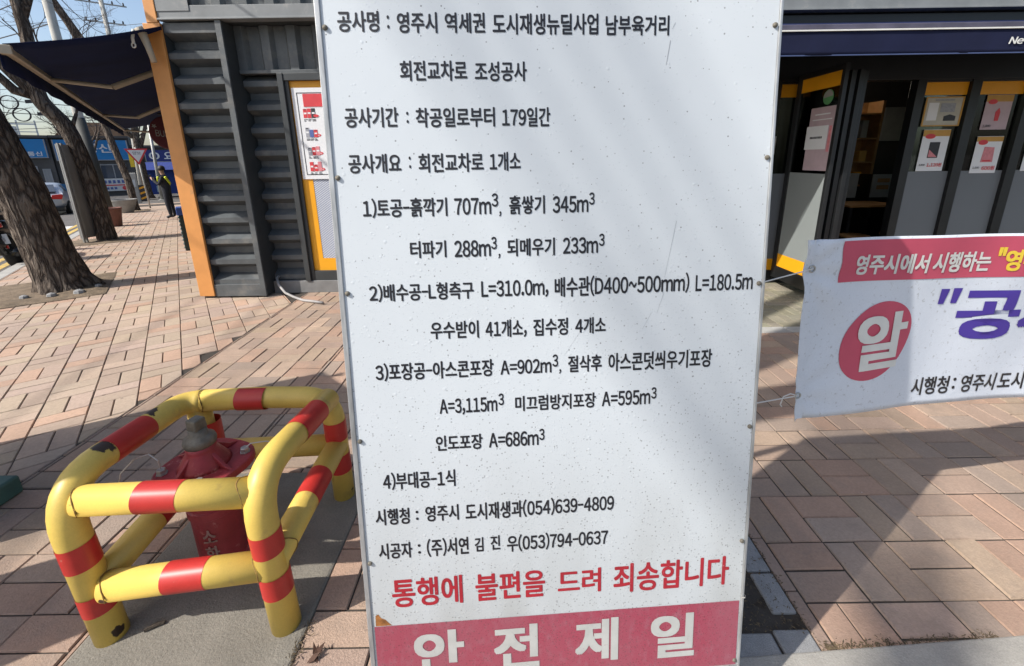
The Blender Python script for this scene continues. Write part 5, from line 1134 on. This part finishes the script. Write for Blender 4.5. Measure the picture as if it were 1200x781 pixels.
# blue stall beyond the person
bs = root('market_stall', 'blue tarpaulin street stall with pale screen at the end of the pavement', 'stall', loc=tuple(G(38, -.8)))
mb = MB(xf=lambda u, n, z: G(u, n, z)); mb.box(38, 38.08, -1.55, 0.6, 0.15, 1.75); mb.box(38.08, 40, -1.55, -1.47, .15, 1.75); mb.build('tarp_wall', M['blue_tarp'], bs)
mb = MB(xf=lambda u, n, z: G(u, n, z)); mb.add([(37.5, -1.7, 1.7), (37.5, .7, 1.7), (40, .7, 2.2), (40, -1.7, 2.2), (37.5, -1.7, 1.74), (37.5, .7, 1.74), (40, .7, 2.24), (40, -1.7, 2.24)], [(0, 3, 2, 1), (4, 5, 6, 7), (0, 1, 5, 4), (1, 2, 6, 5), (2, 3, 7, 6), (3, 0, 4, 7)]); mb.build('tarp_roof', M['sign_navy'], bs)
mb = MB(xf=lambda u, n, z: G(u, n, z)); mb.box(37.96, 37.99, -1.2, -.75, .3, .7); mb.build('screen', M['pale_screen'], bs)
for n in (-1.62, .62): mb = MB(); mb.tube([G(37.55, n), G(37.55, n, 1.7)], .03, 8); mb.build('stall_leg', M['galv'], bs)

# ------------------------------------------------------------------ far shops across the junction
def sx(u, n, z): return UN(u, n, z + zs(40))
def shopfront(label, n0, n1, u, h, signs, wins, wallm='shopgrey', roofm='shopgrey'):
    b = root('shop_building', label, 'building', loc=tuple(UN(u, (n0+n1)/2, zs(40)-.12)))
    mb = MB(xf=sx); mb.box(u, u+7, n0, n1, -.12, h); mb.build('wall', M[wallm], b)
    mb = MB(xf=sx); mb.box(u-.25, u+7.2, n0-.02, n1+.02, h, h+.16); mb.build('roof', M[roofm], b)
    for (a, c, z0, z1, m, texts) in signs:
        mb = MB(xf=sx); mb.box(u-.22, u-.01, a, c, z0, z1); sgn = mb.build('fascia_sign', M[m], b)
        mb = MB(xf=sx); mb.box(u-.235, u-.22, a, a+.06, z0, z1); mb.box(u-.235, u-.22, c-.06, c, z0, z1); mb.box(u-.235, u-.22, a+.06, c-.06, z0, z0+.05); mb.build('sign_edge', M['shoplight'], sgn if False else b)
        for (body, p0, p1, q0, q1) in texts:
            mb = MB(); put_text(mb, body, lambda x, y: tuple(sx(u-.245, p0+(p1-p0)*x, q0+(q1-q0)*y)), .025); mb.build('sign_lettering', M['white'], b).parent = sgn
    for (a, c, z0, z1, m) in wins:
        mb = MB(xf=sx); mb.box(u-.03, u+.02, a, c, z0, z1); w = mb.build('shop_window', M['carglass' if m is None else m], b)
        mb = MB(xf=sx); mb.box(u-.06, u-.03, a, a+.07, z0, z1); mb.box(u-.06, u-.03, c-.07, c, z0, z1); mb.box(u-.06, u-.03, a+.07, c-.07, z1-.07, z1); mb.box(u-.06, u-.03, (a+c)/2-.03, (a+c)/2+.03, z0, z1-.07); mb.build('window_frame', M['shoplight'], b).parent = w
    return b
shopfront('grey shop with small blue fascia sign behind the silver car', -13.5, -6.66, 44, 3.95, [(-10.4, -6.80, 2.62, 3.86, 'sign_blue', [('벗', -8.55, -7.85, 3.2, 3.75), ('이동통신', -8.5, -7.05, 2.75, 3.05)])], [(-10.5, -7.5, 0.1, 2.1, 'shopdark'), (-7.3, -6.9, 0.6, 1.9, 'shoplight')])
shopfront('grey shop with long blue fascia sign across the junction', -6.62, -2.45, 44.3, 3.98, [(-6.5, -2.55, 2.42, 3.84, 'sign_blue', [('통신', -4.95, -3.5, 2.95, 3.6)])], [(-6.2, -4.6, 0.1, 2.1, 'shopdark'), (-4.4, -2.9, 1.15, 2.15, None)])
shopfront('dark shop with navy fascia sign beyond the yield sign', -2.40, 4.5, 44.6, 3.35, [(-1.7, 1.9, 2.25, 3.15, 'sign_navy', [('O', -1.45, -.8, 2.45, 3.0), ('요거', -.55, .75, 2.4, 3.05)])], [(-2.0, 0.8, .1, 2.0, 'shopdark')])
fb = root('shop_banner', 'white and red banner hung low on the long blue sign shop', 'banner', loc=tuple(sx(44, -3.9, 0.3)))
mb = MB(xf=sx); mb.box(44.1, 44.2, -4.75, -2.95, .22, 1.12); mb.build('sheet', M['plate'], fb)
mb = MB(xf=sx); mb.box(44.08, 44.1, -4.75, -2.95, .60, .68); mb.build('red_stripe', M['redprint'], fb)
mb = MB(xf=sx)
for k in range(6): mb.box(44.08, 44.1, -4.6+.25*k, -4.45+.25*k, .78, 1.0)
for k in range(4): mb.box(44.08, 44.1, -4.5+.22*k, -4.36+.22*k, .34, .5)
mb.build('lettering_marks', M['blueprint'], fb)
mb = MB(xf=lambda x, y, z: sx(44.09 - z, -3.25 + x, .42 + y)); mb.lathe((0, 0, 0), [(.15, 0), (.15, .02)], 20); mb.build('red_emblem', M['redprint'], fb)
hs = root('tan_roof_house', 'house with tan tiled roof behind the blue sign shop', 'house', loc=tuple(UN(53, -4, zs(40))))
mb = MB(xf=sx); mb.box(53, 60, -7.2, -2.6, -.1, 4.4); mb.build('wall', M['shoplight'], hs)
mb = MB(xf=sx); mb.prism([(-7.6, 4.4), (-2.2, 4.4), (-3.4, 5.6), (-6.4, 5.6)], lambda n, z: (52.6, n, z), lambda n, z: (60.5, n, z)); mb.build('roof', M['tan'], hs)
ant = root('rooftop_frame', 'white steel rooftop frame above the small blue fascia sign', 'roof frame', loc=tuple(sx(46, -8, 4.1)))
mb = MB(xf=sx)
for n in (-9.2, -8.3, -7.4): mb.box(46, 46.08, n, n+.08, 4.1, 5.2)
mb.box(46, 46.08, -9.2, -7.32, 4.9, 5.0); mb.box(46, 46.08, -9.2, -7.32, 4.4, 4.46); mb.box(46.0, 46.5, -8.8, -8.4, 4.1, 4.8); mb.build('frame', M['plate'], ant)
mb = MB(xf=sx); mb.box(47, 47.1, -9.5, -9.0, 5.9, 6.5); mb.build('blue_panel', M['sign_blue'], ant); mb = MB(xf=sx); mb.box(47.02, 47.08, -9.28, -9.22, 4.1, 5.9); mb.build('panel_pole', M['galv'], ant)

# ------------------------------------------------------------------ silver car
def car(label, u, n, zr):
    c = root('parked_car', label, 'car', loc=tuple(UN(u, n, zr)))
    X = lambda x, y, z: UN(u + x, n + y, zr + z)         # x forward, y right
    W = 0.89
    st_ = [(0.0, .42, .98, .70, .80, .86), (0.06, .30, .99, .80, .86, .88), (.35, .26, 1.03, 1.04, .86, .80), (.95, .24, 1.0, 1.36, .89, .66), (1.7, .22, .98, 1.45, .90, .64), (2.5, .22, .96, 1.40, .90, .64), (3.1, .24, .94, 1.05, .89, .74), (3.8, .26, .86, .90, .87, .80), (4.45, .34, .70, .72, .78, .70), (4.6, .42, .60, .61, .66, .55)]
    mb = MB(xf=X); n_ = 14; vs = []
    for (x, zb, zbelt, ztop, w, wt) in st_:
        ring = [(0, zb), (w*.7, zb), (w*.96, zb+.10), (w, (zb+zbelt)/2), (w*.98, zbelt), (wt*1.0, zbelt + (ztop-zbelt)*.80 + .0), (wt*.8, ztop), (0, ztop+.01)]
        full = ring + [(-a, z) for a, z in ring[-2:0:-1]]
        vs += [(x, a, z) for a, z in full]
    k = 14
    fs = [(i*k+j, i*k+(j+1) % k, (i+1)*k+(j+1) % k, (i+1)*k+j) for i in range(len(st_)-1) for j in range(k)] + [tuple(range(k))[::-1], tuple((len(st_)-1)*k+j for j in range(k))]
    mb.add(vs, fs); mb.build('body', M['silver'], c, smooth=True, subsurf=2)
    mb = MB(xf=X); mb.prism([(-.62, 1.03), (.62, 1.03), (.52, 1.33), (-.52, 1.33)], lambda y, z: (.30 + (z-1.03)*1.75, y, z+.02), lambda y, z: (.27 + (z-1.03)*1.75, y, z+.035)); mb.build('rear_window', M['carglass'], c)
    for s in (-1, 1):
        mb = MB(xf=X); mb.prism([(1.0, 1.03), (3.0, 1.0), (2.45, 1.33), (1.35, 1.36)], lambda x, z: (x, s*(.875-(z-1.0)*.62), z), lambda x, z: (x, s*(.90-(z-1.0)*.62), z)); mb.build('side_window', M['carglass'], c)
        mb = MB(xf=X); mb.prism([(s*.46, .74), (s*.80, .72), (s*.86, .88), (s*.82, .95), (s*.5, .92)], lambda y, z: (-.02 + abs(y)*.03, y, z), lambda y, z: (.12, y, z)); mb.build('tail_light', M['tail'], c, bevel=0.01)
        for xx in (.85, 3.65):
            w = MB(xf=lambda x, y, z: UN(u + xx + x, n + s*(.72) + z*s, zr + .31 + y)); w.lathe((0, 0, 0), [(.2, .0), (.31, .01), (.31, .16), (.29, .18), (.2, .18)], 24); wh = w.build('wheel', M['tyre'], c)
            w = MB(xf=lambda x, y, z: UN(u + xx + x, n + s*(.72) + z*s, zr + .31 + y)); w.lathe((0, 0, .17), [(.2, 0), (.19, .015), (.05, .02)], 16); w.build('hubcap', M['bolt'], c).parent = wh
    mb = MB(xf=X); mb.box(-.03, .02, -.27, .27, .70, .83); mb.build('number_plate', M['plate'], c)
    mb = MB(xf=X); mb.box(-.05, .3, -.82, .82, .22, .40); mb.build('bumper', M['gloss_black'], c, bevel=0.03)
car('silver saloon car seen from behind on the road past the first tree', 28.3, -5.15, zs(29)-.12)

# ------------------------------------------------------------------ black scooter
sc = root('scooter', 'black motor scooter with white number plate parked at the kerb behind the nearest tree', 'scooter', loc=tuple(G(11.4, -2.45)))
X = lambda x, y, z: G(10.8 + x, -2.50 + y - 0.16*(z-.3), z - .11)
mb = MB(xf=lambda x, y, z: X(.30 + x, z, .27 + y)); mb.lathe((0, 0, -.075), [(.12, 0), (.24, .0), (.27, .03), (.27, .12), (.24, .15), (.12, .15)], 26); mb.build('rear_wheel', M['tyre'], sc, smooth=True)
mb = MB(xf=lambda x, y, z: X(1.55 + x, z, .27 + y)); mb.lathe((0, 0, -.06), [(.12, 0), (.24, .0), (.27, .03), (.27, .09), (.24, .12), (.12, .12)], 26); mb.build('front_wheel', M['tyre'], sc, smooth=True)
mb = MB(xf=X); mb.tube([(-.12, 0, .72), (.05, 0, .74), (.4, 0, .72), (.7, 0, .55), (.95, 0, .35), (1.3, 0, .36), (1.42, 0, .75), (1.36, 0, 1.0)], [.07, .15, .19, .17, .13, .12, .14, .08], 14); mb.build('body', M['gloss_black'], sc, smooth=True)
mb = MB(xf=X); mb.tube([(.02, 0, .86), (.3, 0, .86), (.7, 0, .82), (.85, 0, .78)], [.10, .14, .13, .08], 12); mb.build('seat', M['tyre'], sc, smooth=True)
mb = MB(xf=X); mb.box(-.30, .12, -.22, .22, .93, 1.28); mb.build('top_case', M['gloss_black'], sc, bevel=0.05)
mb = MB(xf=X); mb.box(-.20, -.10, -.16, .16, .74, .83); mb.build('tail_light', M['tail'], sc, bevel=0.02)
mb = MB(xf=X); mb.obox((-.17, -.19, .47), (0.0, .34, 0), (.02, 0, -.005), (.03, 0, .16)); mb.build('number_plate', M['plate'], sc)
mb = MB(xf=X)
for k in range(4): mb.box(-.172, -.160, -.14+.07*k, -.10+.07*k, .51, .57)
mb.build('plate_marks', M['greyprint'], sc)
mb = MB(xf=X); mb.box(-.15, -.12, -.04, .10, .39, .44); mb.build('reflector', M['tail'], sc)
mb = MB(xf=X); mb.tube([(-.12, .0, .70), (-.17, 0, .45), (-.12, 0, .30)], [.10, .09, .06], 8); mb.build('mudguard', M['gloss_black'], sc, smooth=True)
mb = MB(xf=X); mb.tube([(-.2, .16, .32), (.2, .17, .30), (.6, .14, .26)], [.07, .075, .03], 12); mb.build('exhaust', M['gloss_black'], sc, smooth=True)
mb = MB(xf=X); mb.tube([(1.3, -.36, 1.05), (1.34, 0, 1.02), (1.3, .36, 1.05)], .018, 8); mb.build('handlebar', M['black'], sc)

# ------------------------------------------------------------------ person
def skin_body(name, joints, edges, root_i, parent, mats, zone):
    me = bpy.data.meshes.new(name); me.from_pydata([j[0] for j in joints], edges, [])
    o = bpy.data.objects.new(name, me); COL.objects.link(o)
    sk = o.modifiers.new('skin', 'SKIN'); su = o.modifiers.new('s', 'SUBSURF'); su.levels = 2; su.render_levels = 2
    for i, j in enumerate(joints):
        v = me.skin_vertices[0].data[i]; v.radius = j[1] if hasattr(j[1], '__len__') else (j[1], j[1]); v.use_root = (i == root_i)
    bpy.context.view_layer.update(); dg = bpy.context.evaluated_depsgraph_get(); m2 = bpy.data.meshes.new_from_object(o.evaluated_get(dg)); m2.name = name
    bpy.data.objects.remove(o)
    m2.materials.clear()
    for m in mats: m2.materials.append(m)
    for p in m2.polygons: p.use_smooth = True; p.material_index = zone(p.center)
    o = bpy.data.objects.new(name, m2); COL.objects.link(o); o.parent = parent; return o
pp = G(19.1, -0.36)
per = root('person', 'person in dark clothes with a yellow sash standing on the pavement holding a phone up', 'person', loc=tuple(pp), rz=R(180+20))   # faces left along -X
J = [((0, 0, .95), (.15, .12)), ((0, 0, 1.12), (.15, .11)), ((0, 0, 1.32), (.18, .11)), ((0, 0, 1.43), (.10, .08)), ((.02, 0, 1.50), .055), ((.03, 0, 1.58), (.075, .085)), ((.035, 0, 1.66), (.085, .085)), ((.02, 0, 1.72), .055),
     ((0, .09, .90), .105), ((.02, .10, .50), .075), ((-.01, .10, .09), .055), ((.13, .11, .04), .04),
     ((0, -.09, .90), .105), ((-.02, -.10, .50), .075), ((-.06, -.10, .09), .055), ((.08, -.11, .04), .04),
     ((0, .19, 1.37), .065), ((.10, .24, 1.14), .055), ((.28, .12, 1.32), .04), ((.34, .08, 1.40), .035),
     ((0, -.19, 1.37), .065), ((.10, -.24, 1.14), .055), ((.28, -.10, 1.30), .04), ((.34, -.06, 1.38), .035)]
Ed = [(0, 1), (1, 2), (2, 3), (3, 4), (4, 5), (5, 6), (6, 7), (0, 8), (8, 9), (9, 10), (10, 11), (0, 12), (12, 13), (13, 14), (14, 15), (2, 16), (16, 17), (17, 18), (18, 19), (2, 20), (20, 21), (21, 22), (22, 23)]
skin_body('body', J, Ed, 0, per, [M['cloth_dark'], M['skin']], lambda c: 1 if (c.z > 1.47 or c.x > .29) else 0)
mb = MB(); mb.lathe((0.015, 0, 1.63), [(.098, -.02), (.105, .04), (.09, .10), (.05, .135), (.01, .145)], 16); mb.build('hair', M['hair'], per, local=True, smooth=True)
mb = MB(); mb.tube([(.10, .20, 1.40), (.15, .08, 1.24), (.14, -.04, 1.14), (.03, -.18, 1.08)], .035, 8); mb.tube([(-.10, .20, 1.40), (-.15, .05, 1.2), (-.05, -.17, 1.08)], .035, 8); mb.build('sash', M['hivis'], per, local=True, smooth=True)
ph = root('phone', 'dark phone held up in front of the standing person', 'phone', loc=(0, 0, 0), mat=MW[per.name] @ Matrix.Translation((.38, 0, 1.43)))
mb = MB(); mb.box(-.008, .008, -.075, .075, -.02, .05); mb.build('case', M['gloss_black'], ph, local=True, bevel=0.004)

# small litter in front
lf = root('dry_leaf', 'curled dark dry leaf on the brick paving beside the concrete pad', 'leaf', loc=(-0.66, 1.02, 0))
mb = MB()
for k in range(4):
    a = 0.5 + k*0.55; l = .045 + .015*(k % 2); d = Vector((math.cos(a), math.sin(a), 0)); w = Vector((-d.y, d.x, 0))*.008; p = Vector((-0.675 + .012*k, 1.012, .004))
    mb.add([p, p + d*l*.5 + w + Vector((0, 0, .014)), p + d*l + Vector((0, 0, .02)), p + d*l*.5 - w + Vector((0, 0, .006))], [(0, 1, 2), (0, 2, 3)])
o = mb.build('blade', M['leaf'], lf); o.modifiers.new('t', 'SOLIDIFY').thickness = 0.001
mb = MB(); mb.tube([(-1.275, 1.115, .012), (-1.245, 1.135, .013), (-1.225, 1.142, .012)], [.006, .008, .005], 6); o = mb.build('twig_scrap', M['soil'], None); tag(o, 'short dark twig scrap lying on the concrete pad in front of the guard', 'twig')
# stones at the foot of the first tree
for k, (u, n, s) in enumerate(((7.35, -1.45, .05), (7.3, -1.2, .06), (7.55, -1.05, .04), (7.45, -1.7, .045))):
    mb = MB(); c = G(u, n, .03); mb.lathe(c, [(s*.5, -.02), (s, 0), (s*.85, s*.5), (s*.3, s*.75)], 7); o = mb.build('stone', M['granite'], None, smooth=False)
    tag(o, 'small grey stone lying in the soil at the foot of the nearest tree', 'stone', 'stones at the tree foot')
